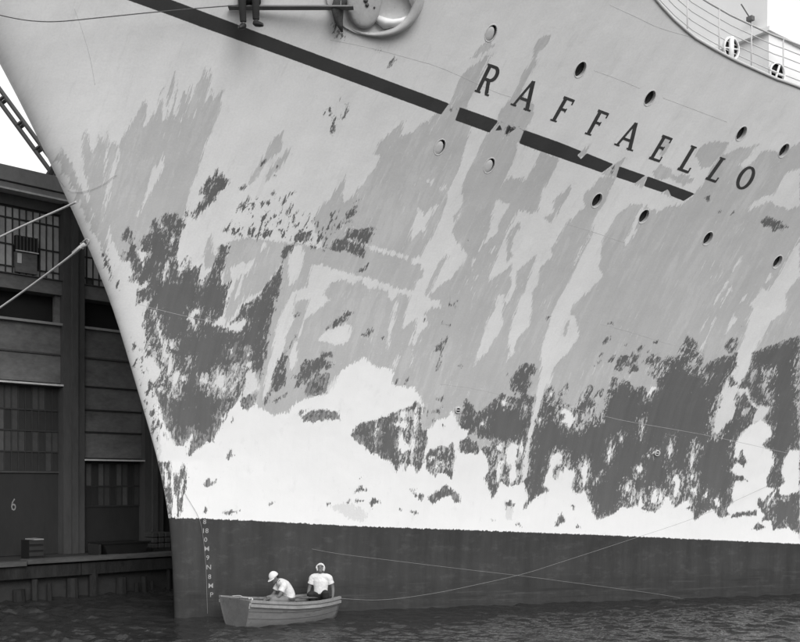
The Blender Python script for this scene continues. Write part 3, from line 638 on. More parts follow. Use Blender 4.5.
D 6.037,4.511 6.075,4.680 6.123,4.848 6.063,4.966 6.119,5.038 6.232,4.946 6.323,4.852 6.405,4.686 6.508,4.760 6.616,4.810 6.672,4.883 6.783,5.029 6.932,5.212 7.041,5.155 7.177,5.086 7.390,5.103 7.383,5.235 7.233,5.256 7.138,5.253 7.074,5.371 7.087,5.561 7.165,5.729 7.248,5.873 7.324,5.946 7.431,5.902 7.511,5.917 7.617,5.790 7.588,5.670 7.540,5.574 7.600,5.432 7.539,5.287 7.575,5.144 7.732,5.099 7.756,5.196 7.841,5.150 7.969,5.322 8.121,5.398 8.214,5.232 8.239,5.038 8.300,5.040 8.325,5.186 8.373,5.333 8.482,5.480 8.516,5.215 8.424,4.994 8.635,4.950 8.848,4.905 8.865,5.126 8.913,5.274 8.973,5.373 9.015,5.447 9.141,5.401 9.140,5.133 9.251,5.282 9.412,5.384 9.416,5.237 9.324,5.112 9.533,5.093 9.515,5.338 9.524,5.655 9.657,5.635 9.678,5.391 9.770,5.516 9.849,5.592 10.017,5.547 10.138,5.403 10.311,5.433 10.466,5.437 10.564,5.117 10.675,5.269 10.760,5.420 10.647,5.615 10.502,5.660 10.404,5.804 10.559,5.808 10.605,5.908 10.671,6.105 10.768,6.206 11.009,6.190 11.048,6.458 11.117,6.702 11.274,6.636 11.492,6.548 11.509,6.354 11.729,6.264 11.785,5.872 11.913,6.049 12.079,6.191 12.299,6.261 12.488,6.267 12.587,6.370 12.714,6.027 12.547,5.721 12.501,5.290 12.533,4.857 12.611,4.342 12.765,4.292 13.025,4.712 13.057,5.125 13.164,5.384 13.363,5.132 13.630,4.931 13.637,4.567 13.461,4.407 13.349,4.222 13.338,3.879 13.427,3.668 13.564,3.882 13.769,3.564 13.755,3.403 13.484,3.562 13.399,3.348 13.582,3.188 13.811,3.189 13.930,3.054 13.637,3.081 13.544,2.865 13.653,2.486 13.488,2.298 13.659,2.133 13.357,2.055 13.112,2.328 12.856,2.168 12.631,1.981 12.524,2.305 12.295,2.334 12.045,2.335 11.923,2.549 11.705,2.683 11.630,2.338 11.482,2.233 11.231,2.262 10.964,2.396 10.806,2.371 10.567,2.346 10.349,2.191 10.150,2.075 9.968,2.038 9.792,2.352 9.645,2.613 9.496,2.794 9.418,2.717 9.256,2.743 9.164,2.897 9.176,3.307 8.991,3.331 8.856,3.229 8.734,3.330 8.795,3.533 8.636,3.684 8.483,3.682 8.474,3.355 8.421,2.949 8.601,2.796 8.386,2.695 8.201,2.568 8.007,2.315 8.092,2.620 8.035,2.823 7.901,3.025 7.691,2.924 7.515,2.925 7.325,3.025 7.281,2.824 7.200,2.624 7.111,2.800 6.917,3.100 6.987,3.274 6.940,3.547 6.716,3.841 6.666,3.717 6.348,3.739 6.216,3.738 6.181,4.006 6.325,4.129 6.321,4.274 6.164,4.345
D 13.034,6.362 13.171,6.442 13.308,6.522 13.584,6.607 13.870,6.743 14.167,6.855 14.563,5.859 14.936,4.828 15.283,3.763 15.571,2.669 15.759,1.556 15.374,1.784 14.941,1.707 14.848,1.957 14.584,1.960 14.645,2.124 14.368,2.373 14.347,2.619 14.492,2.482 14.743,2.809 14.759,2.864 14.548,2.891 14.489,3.136 14.584,3.542 14.469,3.837 14.096,4.020 14.170,4.153 14.309,4.261 14.212,4.472 13.926,4.729 14.057,5.019 13.614,5.061 13.365,5.209 13.240,5.488 12.935,5.479 13.013,5.735 13.089,5.914
W 14.841,3.354 14.866,3.679 14.948,3.895 15.242,3.898 15.540,2.807 15.221,2.643 15.009,2.671 14.906,2.863 15.013,3.027
D 14.293,1.743 14.475,1.906 14.724,1.793 14.559,1.712
W 14.582,2.317 14.703,2.590 14.831,2.809 14.773,2.535
D 13.643,2.052 13.818,2.213 14.393,2.236 14.416,2.099 14.067,2.102
W 8.079,5.180 8.103,5.277 8.171,5.207 8.147,5.109
M 8.337,5.138 8.416,5.310 8.497,5.190 8.766,5.026 8.660,4.950 8.436,5.043
M 9.166,5.133 9.303,5.186 9.444,5.140 9.535,4.994 9.488,4.795 9.464,4.596 9.348,4.743 9.339,4.965
D 9.200,4.913 9.268,5.037 9.332,4.990 9.277,4.816
W 8.430,4.774 8.555,4.874 8.754,4.780 8.899,4.610 8.835,4.461 8.790,4.336 8.678,4.483 8.516,4.529 8.591,4.629
D 8.498,4.702 8.592,4.728 8.604,4.580 8.498,4.603
M 9.069,4.638 9.157,4.788 9.285,4.692 9.171,4.541
W 9.057,4.390 9.101,4.515 9.120,4.341
W 10.564,5.117 10.615,5.466 10.760,5.420 10.664,5.219
D 9.549,5.826 9.528,6.018 9.579,6.140 9.653,6.226 9.827,6.160 9.868,6.270 9.982,6.154 10.060,6.229 10.046,6.035 10.165,5.821 10.020,5.792 9.900,5.764 9.880,5.909 9.739,5.953 9.715,5.782
M 9.788,6.123 9.881,6.150 9.894,6.030 9.818,6.028
D 10.181,6.015 10.244,6.139 10.348,6.215 10.494,6.244 10.621,6.176 10.693,5.959 10.610,5.810 10.512,5.953 10.455,5.805 10.342,5.997
D 12.227,6.455 12.208,6.577 12.279,6.677 12.485,6.710 12.523,6.540 12.506,6.367 12.380,6.338
M 12.316,6.581 12.468,6.611 12.460,6.488 12.389,6.461
D 11.074,6.532 11.109,6.653 11.221,6.416 11.124,6.316
W 6.973,5.034 7.057,5.084 7.109,4.965 7.059,4.867 6.936,4.985
M 7.162,4.942 7.258,4.944 7.251,4.871
W 6.573,4.448 6.648,4.546 6.692,4.450 6.631,4.400
M 7.504,5.620 7.588,5.670 7.624,5.529 7.558,5.503
W 7.560,4.902 7.621,4.952 7.629,4.709 7.603,4.611
W 7.656,3.924 7.674,4.073 7.765,3.876 7.731,3.676
M 6.344,4.154 6.468,4.252 6.674,4.060 6.785,4.111 6.945,4.039 6.974,3.892 6.823,3.915 6.672,3.816 6.563,4.010 6.415,4.033
W 7.331,3.822 7.438,4.020 7.606,3.924 7.626,3.576 7.733,3.126 7.608,2.975 7.499,3.176 7.555,3.426 7.363,3.525
W 7.066,3.918 7.179,3.968 7.242,3.772 7.134,3.820
W 7.239,3.524 7.329,3.574 7.331,3.425
W 7.958,4.569 7.997,4.716 8.070,4.620 8.005,4.472
W 8.479,3.330 8.566,3.532 8.785,3.331 8.872,3.280 8.919,3.433 9.037,3.230 9.135,3.383 9.228,3.179 9.130,2.872 8.866,2.898 8.562,2.873 8.425,2.924
D 8.606,3.330 8.678,3.482 8.795,3.280 8.731,3.076 8.619,3.127
W 8.534,3.683 8.639,3.784 8.794,3.660 8.759,3.584 8.621,3.633
W 9.264,3.383 9.383,3.435 9.376,3.588 9.476,3.487 9.509,3.333 9.498,3.128 9.619,3.180 9.523,3.000 9.447,2.846 9.420,3.128 9.311,3.282
W 9.760,3.129 9.802,3.180 9.828,3.052 9.776,3.052
W 10.032,3.797 10.060,4.001 10.070,3.746 10.030,3.694
W 10.152,4.154 10.178,4.256 10.244,4.104 10.178,4.053
W 11.802,3.132 11.888,3.237 12.062,3.079 12.037,2.815 12.034,2.549 11.931,2.656 11.920,2.974
W 12.026,2.282 12.211,2.494 12.368,2.547 12.510,2.386 12.328,2.307 12.146,2.228
W 10.582,2.870 10.668,2.974 10.736,2.765 10.602,2.765
W 10.793,2.450 10.854,2.712 10.892,2.502
W 11.027,2.343 11.044,2.712 11.186,2.368
W 11.360,2.763 11.432,2.816 11.510,2.551 11.428,2.393 11.346,2.552
W 11.528,2.604 11.579,2.763 11.675,2.551 11.584,2.445
W 10.765,3.390 10.875,3.494 10.965,3.339 10.854,3.235
W 10.985,3.702 11.147,3.807 11.107,3.755
M 11.961,5.753 12.069,5.756 12.022,5.655
M 11.434,6.033 11.559,6.136 11.565,5.964
M 10.750,5.863 10.673,5.615 10.563,5.464 10.657,5.664
M 13.542,5.903 13.757,5.859 13.682,5.755
M 13.181,5.891 13.273,5.945 13.288,5.591 13.187,5.639
M 13.568,5.599 13.698,5.551 13.631,5.422
M 13.788,5.297 13.893,5.326 13.863,5.247
M 13.253,4.872 13.331,4.977 13.443,4.979 13.411,4.823 13.315,4.769
D 12.574,5.721 12.693,5.775 12.845,5.578 12.715,5.473
D 12.960,5.327 13.008,5.430 13.046,5.073 13.024,4.970
D 12.526,5.214 12.547,5.317 12.599,4.910 12.576,4.806
W 13.428,3.960 13.533,3.987 13.519,3.642 13.391,3.694
W 12.768,2.652 12.858,2.759 12.863,2.598
W 13.100,2.543 13.203,2.597 13.302,2.380 13.198,2.327
W 12.287,3.185 12.392,3.212 12.395,3.080
W 12.370,2.814 12.527,2.867 12.560,2.707
D 8.879,1.895 8.934,2.101 9.031,2.255 9.126,2.021 9.004,1.945
D 9.433,1.862 9.477,1.939 9.541,1.834
D 7.199,2.094 7.302,2.067 7.282,2.017
D 7.528,2.496 7.643,2.571 7.758,2.469 7.734,2.266 7.576,2.318
L 7.563,2.420 7.714,2.419 7.757,2.062 7.630,2.064
D 7.872,1.934 7.940,2.009 8.004,1.881
D 9.232,2.408 9.306,2.433 9.321,2.330
D 7.508,6.972 7.611,7.022 7.569,6.929
D 9.056,6.899 9.113,6.948 9.161,6.881
D 9.029,6.453 9.097,6.550 9.173,6.624 9.159,6.434
D 9.037,6.145 9.149,6.268 9.155,6.125
D 8.996,5.904 9.060,6.026 9.145,6.077 9.081,5.955
D 9.298,5.986 9.369,6.085 9.439,6.183 9.433,6.039
D 9.920,6.344 10.070,6.469 10.080,6.326 10.019,6.275
D 10.303,6.502 10.389,6.553 10.413,6.482
D 9.621,6.404 9.681,6.454 9.679,6.382
D 10.248,6.284 10.291,6.309 10.307,6.262
D 12.413,7.023 12.504,7.003 12.460,6.976
D 10.320,6.526 10.414,6.554 10.388,6.481
D 11.851,9.365 11.976,9.484 12.218,9.437 12.640,9.313 12.327,9.178 12.103,9.295 12.010,9.267
D 10.973,9.431 11.059,9.567 11.111,9.517
D 10.243,9.761 10.295,9.807 10.337,9.726
D 10.683,9.496 10.736,9.543 10.767,9.481
D 5.188,8.558 5.217,8.601 5.237,8.540
D 4.771,6.815 4.804,6.861 4.804,6.772
D 2.567,11.660 2.592,11.798 2.640,11.869 2.634,11.733 2.585,11.661
D 2.258,11.913 2.276,11.964 2.293,11.915
D 1.858,10.552 1.893,10.627 1.916,10.482 1.889,10.443
D 1.882,10.916 1.934,10.990 2.050,10.854 2.008,10.743
S 1.612,10.828 1.716,10.978 1.876,11.058 2.069,11.034 2.071,10.783 1.940,10.593 1.746,10.619
D 5.164,7.340 5.224,7.364 5.220,7.298
D 5.321,7.171 5.363,7.261 5.377,7.129
D 5.222,7.210 5.272,7.190 5.261,7.146
D 7.263,5.232 7.280,5.161 7.226,5.184
D 6.964,5.676 6.981,5.605 6.928,5.628
S 1.292,12.287 1.353,12.421 1.495,12.364 1.677,12.244 1.678,12.078 1.521,12.069
D 1.361,12.291 1.414,12.343 1.486,12.232 1.604,12.140 1.563,12.105 1.461,12.198
T -2.316,12.889 -1.805,12.708 -0.935,12.436 -0.033,12.166 0.903,11.901 1.863,11.645 2.862,11.389 3.905,11.134 5.140,10.861 6.441,10.585 7.867,10.244 8.716,10.078 9.934,9.828 9.733,9.660 9.086,9.809 7.549,10.091 6.091,10.396 4.911,10.663 4.177,10.834 3.827,10.924 2.838,11.170 1.888,11.414 0.974,11.660 0.033,11.916 -0.874,12.177 -1.561,12.392 -2.429,12.667
M 3.928,11.126 4.163,11.079 4.158,10.833 3.847,10.922
M 5.017,10.884 5.602,10.750 5.595,10.513 4.915,10.654
M 6.904,10.378 6.999,10.463 7.098,10.587 7.089,10.412 7.024,10.309
M 7.567,10.053 7.769,10.257 7.998,10.403 7.927,10.239 7.957,10.001
M 8.417,9.914 8.556,10.066 8.656,10.104 8.662,9.870
M 9.248,9.873 9.408,9.719 9.123,9.781
D 5.271,10.641 5.400,10.782 5.251,10.790
D 5.093,10.722 5.124,10.799 5.181,10.710
D 7.778,10.188 7.827,10.231 7.841,10.153
D 7.770,10.108 7.805,10.130 7.823,10.092
D 3.991,11.013 4.003,11.032 4.017,10.997
D 4.106,11.021 4.119,11.040 4.132,11.005
S 4.920,10.692 5.022,10.848 5.204,10.805 5.142,10.651
F 11.472,5.439 12.417,5.212 12.412,5.059 11.721,5.169
F 11.692,4.380 13.207,4.403 13.270,3.720 12.161,3.685 11.919,3.970
F 12.014,5.101 12.547,5.317 12.645,4.134 12.258,4.130
F 9.822,3.335 11.474,3.131 11.859,2.284 10.679,2.319
F 8.454,3.933 9.534,3.691 9.733,2.716 8.622,2.822
F 13.311,6.147 14.369,6.362 14.908,4.906 13.814,5.143
F 7.951,5.298 9.588,5.438 9.696,4.500 8.954,4.288 8.217,4.524
F 6.843,4.062 7.674,4.073 7.884,2.975 7.077,3.025
F 10.029,6.324 11.571,6.551 11.899,5.776 10.517,5.611
F -0.827,6.272 -0.330,6.137 -0.063,4.828 -0.516,4.906
F 0.134,5.542 1.154,5.841 1.093,4.992 0.407,4.930
F 5.724,3.904 6.055,3.907 6.175,3.173 5.593,3.221
F 11.413,3.393 12.540,3.292 12.632,2.331 11.702,2.550
F 4.539,4.745 5.085,4.874 5.295,3.317 4.820,3.364
F 14.569,2.536 15.215,2.671 15.370,1.812 14.814,1.985
T 5.258,10.622 5.424,10.774 5.220,10.815
T 5.020,10.699 5.069,10.832 5.153,10.727
L 7.718,5.817 7.863,5.821 7.951,5.394 7.937,4.862 7.893,4.421 7.884,4.075 7.984,3.126 7.846,3.050 7.824,3.452 7.804,3.926 7.776,4.712 7.763,5.269
L 7.945,5.966 8.028,6.016 8.022,5.588 8.000,5.299
W 7.176,3.325 7.183,3.697 7.300,3.325 7.275,3.025
W 9.927,3.796 9.930,4.101 10.019,3.848 10.013,3.541
W 10.637,4.313 10.617,4.667 10.715,4.416 10.719,4.110
W 11.525,3.810 11.493,4.223 11.620,3.863 11.620,3.551
W 12.196,3.554 12.193,3.973 12.320,3.608 12.277,3.344
M 8.228,5.641 8.236,5.880 8.326,5.644 8.304,5.451"""

PORTS_OPEN = [(6.256, 11.914), (7.968, 11.551), (10.419, 11.099), (11.659, 10.872), (7.732, 9.528), (8.95, 9.278), (10.709, 8.922), (12.754, 8.527)]
PORTS_SHUT = [(4.234, 12.372), (4.041, 10.332), (5.159, 10.052)]
R_PORT = 0.160
PORT_W, PORT_LEAN = 0.70, 0.22        # the lights follow the rake of the frames

def build_hull(parent):
    xi = np.concatenate([[0, .003, .010, .022, .040, .062, .09, .12], np.arange(.15, 18.6, .036), np.arange(18.7, 26, .25), np.arange(26, 46.1, 1.0)])
    nt = 430
    t = np.concatenate([np.linspace(-.10, -.005, 8), np.linspace(0, 1, nt)])
    XI, T = np.meshgrid(xi, t, indexing='ij')
    ZT = ztop_xi(XI)
    Z = np.where(T < 0, T * 15, T * ZT)
    S = XI - stem(Z)
    O = halfb(XI, Z)
    nx, nz = XI.shape
    def mk(side, sub):
        o = O * side
        return np.stack([S0[0] + AFT[0] * S + OUT[0] * o, S0[1] + AFT[1] * S + OUT[1] * o, Z], -1)
    Vp = mk(1, 1).reshape(-1, 3)
    idx = np.arange(nx * nz).reshape(nx, nz)
    quads = np.stack([idx[:-1, :-1], idx[1:, :-1], idx[1:, 1:], idx[:-1, 1:]], -1).reshape(-1, 4)
    Sf, Zf = S.ravel(), Z.ravel()
    # cut the port lights out of the plating
    keep = np.ones(len(quads), bool)
    for (ps, pz), R in [(q, R_PORT) for q in PORTS_OPEN] + [(q, R_PORT) for q in PORTS_SHUT]:
        p = np.array(hp(ps, pz))
        _, es_, ev_, nn_ = hframe(ps, pz)
        rel = Vp - p
        ly = rel @ np.array(ev_); lx = rel @ np.array(es_)
        dist = np.where((rel ** 2).sum(1) < 1.0, np.hypot((lx - PORT_LEAN * ly) / PORT_W, ly), 9.0)
        loc = np.nonzero((dist[quads] < R + .2).all(1))[0]
        cen = Vp[quads[loc]].mean(1)
        cr = cen - p; cy_ = cr @ np.array(ev_); cx_ = cr @ np.array(es_)
        inside = np.hypot((cx_ - PORT_LEAN * cy_) / PORT_W, cy_) < R
        keep[loc[inside]] = False
        rim_v = np.intersect1d(quads[loc[inside]].ravel(), quads[loc[~inside]].ravel())
        Vp[rim_v] = p + (Vp[rim_v] - p) * (R / dist[rim_v])[:, None]      # true the cut to a circle
    quads = quads[keep]
    # far side of the bow, coarser
    ci = np.unique(np.concatenate([np.arange(0, 12), np.arange(12, nx, 12), [nx - 1]])); cj = np.unique(np.concatenate([np.arange(0, nz, 10), [nz - 1]]))
    Vs = mk(-1, 1)[np.ix_(ci, cj)].reshape(-1, 3)
    i2 = np.arange(len(ci) * len(cj)).reshape(len(ci), len(cj)) + len(Vp)
    q2 = np.stack([i2[:-1, :-1], i2[:-1, 1:], i2[1:, 1:], i2[1:, :-1]], -1).reshape(-1, 4)
    V = np.concatenate([Vp, Vs]); Qd = np.concatenate([quads, q2])
    Sa = np.concatenate([Sf, S[np.ix_(ci, cj)].ravel()]); Za = np.concatenate([Zf, Z[np.ix_(ci, cj)].ravel()])
    me = bpy.data.meshes.new('hull')
    me.vertices.add(len(V)); me.vertices.foreach_set('co', V.ravel())
    me.loops.add(len(Qd) * 4); me.loops.foreach_set('vertex_index', Qd.ravel().astype(np.int32))
    me.polygons.add(len(Qd)); me.polygons.foreach_set('loop_start', np.arange(0, len(Qd) * 4, 4, dtype=np.int32))
    me.polygons.foreach_set('loop_total', np.full(len(Qd), 4, np.int32))
    me.update(calc_edges=True)
    me.polygons.foreach_set('use_smooth', np.ones(len(Qd), bool))
    # paint fields: signed distance (m) to the outline of every coat
    n = len(Vp)
    CLIP = .30
    F = {k_: np.full(n, -CLIP) for k_ in ('stripe', 'mid', 'half', 'white', 'dark', 'speck', 'fleck')}
    order = ['mid', 'half', 'white', 'stripe', 'speck', 'dark']
    code = dict(T='stripe', M='mid', H='half', W='white', D='dark', S='speck', L=None, F='fleck')
    for line in PATCHES.strip().splitlines():
        kd, rest = line[0], line[2:]
        pg = np.array([[float(c) for c in q.split(',')] for q in rest.split()])
        lo, hi = pg.min(0) - CLIP, pg.max(0) + CLIP
        sel = np.nonzero((Sf > lo[0]) & (Sf < hi[0]) & (Zf > lo[1]) & (Zf < hi[1]))[0]
        if len(sel) == 0: continue
        x, y = Sf[sel], Zf[sel]
        d2 = np.full(len(sel), 1e9); ins = np.zeros(len(sel), bool)
        for a, b in zip(pg, np.roll(pg, -1, 0)):
            e = b - a; L2 = e @ e + 1e-12
            tt = np.clip(((x - a[0]) * e[0] + (y - a[1]) * e[1]) / L2, 0, 1)
            d2 = np.minimum(d2, (x - a[0] - tt * e[0]) ** 2 + (y - a[1] - tt * e[1]) ** 2)
            if a[1] != b[1]:
                ins ^= ((a[1] > y) != (b[1] > y)) & (x < e[0] * (y - a[1]) / e[1] + a[0])
        d = np.clip(np.where(ins, 1, -1) * np.sqrt(d2), -CLIP, CLIP)
        key = code[kd]
        if key: F[key][sel] = np.maximum(F[key][sel], d)
        if key == 'fleck': continue
        if key == 'half': F['dark'][sel] = np.maximum(F['dark'][sel], d)
        above = order if key is None else order[order.index('dark' if key == 'half' else key) + 1:]
        if key == 'dark' and pg.ptp(0).max() < 1.6: above = ['half']
        for o_ in above: F[o_][sel] = np.minimum(F[o_][sel], -d)
    F['boot'] = np.clip(np.interp(Sf, _bs, _bz) - Zf, -1, 1)
    bstar = np.clip(np.interp(Sa[n:], _bs, _bz) - Za[n:], -1, 1)
    for k_, arr in F.items():
        full = np.concatenate([arr, bstar if k_ == 'boot' else np.full(len(V) - n, -CLIP)])
        a = me.attributes.new('f_' + k_, 'FLOAT', 'POINT'); a.data.foreach_set('value', full.astype(np.float32))
    st = np.stack([Sa - .14 * np.maximum(Za - 5, 0), Za, np.zeros(len(V))], -1)
    a = me.attributes.new('streak', 'FLOAT_VECTOR', 'POINT'); a.data.foreach_set('vector', st.ravel().astype(np.float32))
    me.materials.append(M['hull'])
    o = bpy.data.objects.new('hull', me)
    return link(o, parent)

ship = empty('ship', (0, 0, 0))
tag(ship, 'moored liner bow with peeling white and grey paint and dark name lettering', 'ship')
hull = build_hull(ship)

# deck inside the bulwark
bm = bmesh.new()
prev = None
for x in np.concatenate([np.arange(0.1, 24, .6), np.arange(24, 46, 2)]):
    zt = float(ztop_xi(x)) - .35
    s = float(x - stem(zt))
    a = bm.verts.new(hull_xyz(s, zt, .985).tolist()); b = bm.verts.new(hull_xyz(s, zt, -.985).tolist())
    if prev: bm.faces.new((prev[0], a, b, prev[1]))
    prev = (a, b)
obj_bm('deck', bm, M['deck'], ship)

# bulwark capping along the deck edge
bm = bmesh.new()
pts = []
for x in np.arange(0.3, 34, .25):
    zt = float(ztop_xi(x)); pts.append(hp(float(x - stem(zt)), zt))
add_tube(bm, pts, 0.035, 6)
obj_bm('bulwark_cap', bm, M['hull_trim'], ship, True)

# weld seams of the plating
for line in [[(-1.128, 6.925), (-0.69, 6.81), (-0.191, 6.702), (0.421, 6.599)],
 [(7.896, 5.031), (8.811, 4.855), (9.7, 4.675), (10.331, 4.561), (12.559, 4.237), (14.885, 3.814)],
 [(8.837, 6.89), (9.636, 6.736), (10.524, 6.534), (11.588, 6.357)],
 [(3.311, 11.778), (3.755, 11.671), (4.69, 11.405), (5.087, 11.327)],
 [(6.539, 11.921), (7.161, 11.807), (7.663, 11.699)],
 [(8.252, 11.578), (8.952, 11.455), (9.951, 11.281)],
 [(-2.952, 12.44), (-2.766, 12.078), (-2.561, 11.607), (-2.406, 11.14)],
 [(5.446, 5.375), (6.156, 5.3), (6.946, 5.153)],
 [(7.239, 9.01), (7.836, 8.9), (8.748, 8.699)],
 [(1.382, 12.061), (2.128, 11.972), (3.311, 11.778)],
 [(6.301, 13.025), (6.928, 12.889), (7.524, 12.763), (8.344, 12.677)]]:
    bm = bmesh.new()
    pts = catmull([Vector((a, b, 0)) for a, b in line], 10)
    L = []
    for p in pts: L.append(hoff(p.x, p.y, -0.0035))
    add_tube(bm, L, 0.0062, 5)
    obj_bm('weld_seam', bm, M['seam'], ship, True)

# ---------------------------------------------------------------- name lettering (thin raised plates)
def glyph(ch):
    """strokes as convex quads/polys in a box: x right, y 0..1 cap height"""
    q = []
    def bar(a, b, w):
        a = Vector(a); b = Vector(b); d = (b - a).normalized(); n_ = Vector((-d.y, d.x)) * w / 2
        L = max(1, int((b - a).length / .12))
        for i in range(L):
            p0 = a + (b - a) * (i / L); p1 = a + (b - a) * ((i + 1) / L)
            q.append([p0 - n_, p1 - n_, p1 + n_, p0 + n_])
    def arc(cx, cy, rx, ry, a0, a1, w0, w1=None, n_=14):
        for i in range(n_):
            t0 = math.radians(a0 + (a1 - a0) * i / n_); t1 = math.radians(a0 + (a1 - a0) * (i + 1) / n_)
            def ww(t): return w0 + ((w1 if w1 is not None else w0) - w0) * abs(math.cos(t))
            P = []
            for t_, sg in ((t0, 1), (t1, 1), (t1, -1), (t0, -1)):
                w_ = ww(t_) / 2 * sg
                P.append(Vector((cx + (rx + w_) * math.cos(t_), cy + (ry + w_) * math.sin(t_))))
            q.append(P)
    st, th = .155, .095
    def serif(x, y, w=.26): bar((x - w / 2, y), (x + w / 2, y), .06)
    if ch == 'R':
        bar((.08, 0), (.08, 1), st); serif(.08, .03); bar((-.04, .97), (.2, .97), .06)
        bar((.08, .96), (.32, .96), th); arc(.32, .73, .2, .23, 90, -90, th, st); bar((.32, .5), (.08, .5), th)
        bar((.3, .5), (.47, .06), st * .95); bar((.42, .03), (.6, .03), .06)
    elif ch == 'A':
        bar((0, 0), (.3, 1), th); bar((.3, 1.0), (.6, 0), st); bar((.1, .33), (.5, .33), th)
        serif(0, .03, .24); serif(.6, .03, .3)
    elif ch == 'F':
        bar((.08, 0), (.08, 1), st); serif(.08, .03, .3); bar((-.04, .965), (.46, .965), th); bar((.455, 1), (.455, .80), .06)
        bar((.08, .53), (.34, .53), th); bar((.34, .45), (.34, .61), .05)
    elif ch == 'E':
        bar((.08, 0), (.08, 1), st); bar((-.04, .965), (.46, .965), th); bar((.455, 1), (.455, .80), .06)
        bar((.08, .53), (.34, .53), th); bar((.34, .45), (.34, .61), .05); bar((-.04, .035), (.5, .035), th); bar((.495, 0), (.495, .22), .06)
    elif ch == 'L':
        bar((.08, 0), (.08, 1), st); bar((-.05, .97), (.21, .97), .06); bar((-.04, .035), (.44, .035), th); bar((.44, 0), (.44, .22), .06)
    elif ch == 'O':
        arc(.3, .5, .27, .46, 0, 360, th, st, 32)
    return q

for ch, s0, z0, bx, bz, vx, vz in [('R', 4.354, 11.371, 0.473, -0.104, 0.06, 0.496), ('A', 5.19, 11.181, 0.518, -0.109, 0.061, 0.489), ('F', 6.085, 10.973, 0.487, -0.101, 0.081, 0.449), ('F', 6.918, 10.784, 0.506, -0.103, 0.072, 0.462), ('A', 7.676, 10.623, 0.544, -0.108, 0.054, 0.488), ('E', 8.53, 10.435, 0.501, -0.096, 0.091, 0.47), ('L', 9.29, 10.276, 0.583, -0.112, 0.095, 0.493), ('L', 10.047, 10.142, 0.576, -0.107, 0.143, 0.463), ('O', 10.795, 10.046, 0.592, -0.107, 0.058, 0.464)]:
    bm = bmesh.new()
    dz_ = 0
    for poly in glyph(ch):
        dz_ += 1
        lift = .006 + .0006 * (dz_ % 5)
        lo_, hi_ = [], []
        for p in poly:
            s = s0 + p.x * bx + p.y * vx; z = z0 + p.x * bz + p.y * vz
            lo_.append(bm.verts.new(hoff(s, z, -.004))); hi_.append(bm.verts.new(hoff(s, z, lift)))
        m_ = len(poly)
        bm.faces.new(hi_)
        for i in range(m_): bm.faces.new((lo_[i], lo_[(i + 1) % m_], hi_[(i + 1) % m_], hi_[i]))
    obj_bm('letter', bm, M['letter'], ship)

# ---------------------------------------------------------------- port lights
def ring_mesh(bm, fr, prof, n=28, mi=0):
    p, es, ev, nn = fr
    rows = []
    for r, d in prof:
        rows.append([bm.verts.new(p + es * (math.cos(2 * math.pi * k / n) * r) + ev * (math.sin(2 * math.pi * k / n) * r) + nn * d) for k in range(n)])
    for a, b in zip(rows, rows[1:]):
        for k in range(n):
            f_ = bm.faces.new((a[k], a[(k + 1) % n], b[(k + 1) % n], b[k])); f_.material_index = mi
    return rows
for kind, lst in (('open', PORTS_OPEN), ('shut', PORTS_SHUT)):
    for s, z in lst:
        fr = hframe(s, z)
        fr = (fr[0], fr[1] * PORT_W, fr[2] + fr[1] * PORT_LEAN, fr[3])
        bm = bmesh.new()
        ring_mesh(bm, fr, [(R_PORT + .022, -.006), (R_PORT + .018, .007), (R_PORT + .004, .010), (R_PORT - .004, .004), (R_PORT - .006, -.12), (R_PORT - .02, -.121)])
        port = obj_bm('porthole', bm, M['hull_trim'], ship, False)
        bm = bmesh.new()
        d = -.115
        rr = ring_mesh(bm, fr, [(R_PORT - .002, d), (R_PORT * .6, d + .004), (.02, d + .006)])
        bm.faces.new(rr[-1])
        obj_bm('pane', bm, M['glass'], port, True)
        if kind == 'shut':           # hinged deadlight hanging a little off its seat: a dark gap shows at the upper right
            p_, es_, ev_, nn_ = fr
            bm = bmesh.new()
            rr = ring_mesh(bm, (p_ - es_ * .042 - ev_ * .02, es_, ev_, nn_), [(R_PORT * .88, -.05), (R_PORT * .88, -.006), (R_PORT * .82, .001), (R_PORT * .3, .004)])
            bm.faces.new(rr[-1])
            obj_bm('deadlight', bm, M['lid'], port, True)

# overboard discharges (small lipped pipe mouths)
for s, z in [(5.985, 4.774), (11.235, 3.782)]:
    fr = hframe(s, z)
    bm = bmesh.new()
    ring_mesh(bm, fr, [(.085, -.004), (.08, .035), (.055, .04), (.052, .0)], 16, 0)
    rr = ring_mesh(bm, fr, [(.054, .004), (.01, .004)], 16, 1); f_ = bm.faces.new(rr[-1]); f_.material_index = 1
    p, es, ev, nn = fr
    b0 = p + nn * .03
    add_tube(bm, [b0 - es * .07, b0 + es * .07], .013, 6, mi=0)
    obj_bm('discharge_pipe', bm, [M['hull_trim'], M['dark_void']], ship)

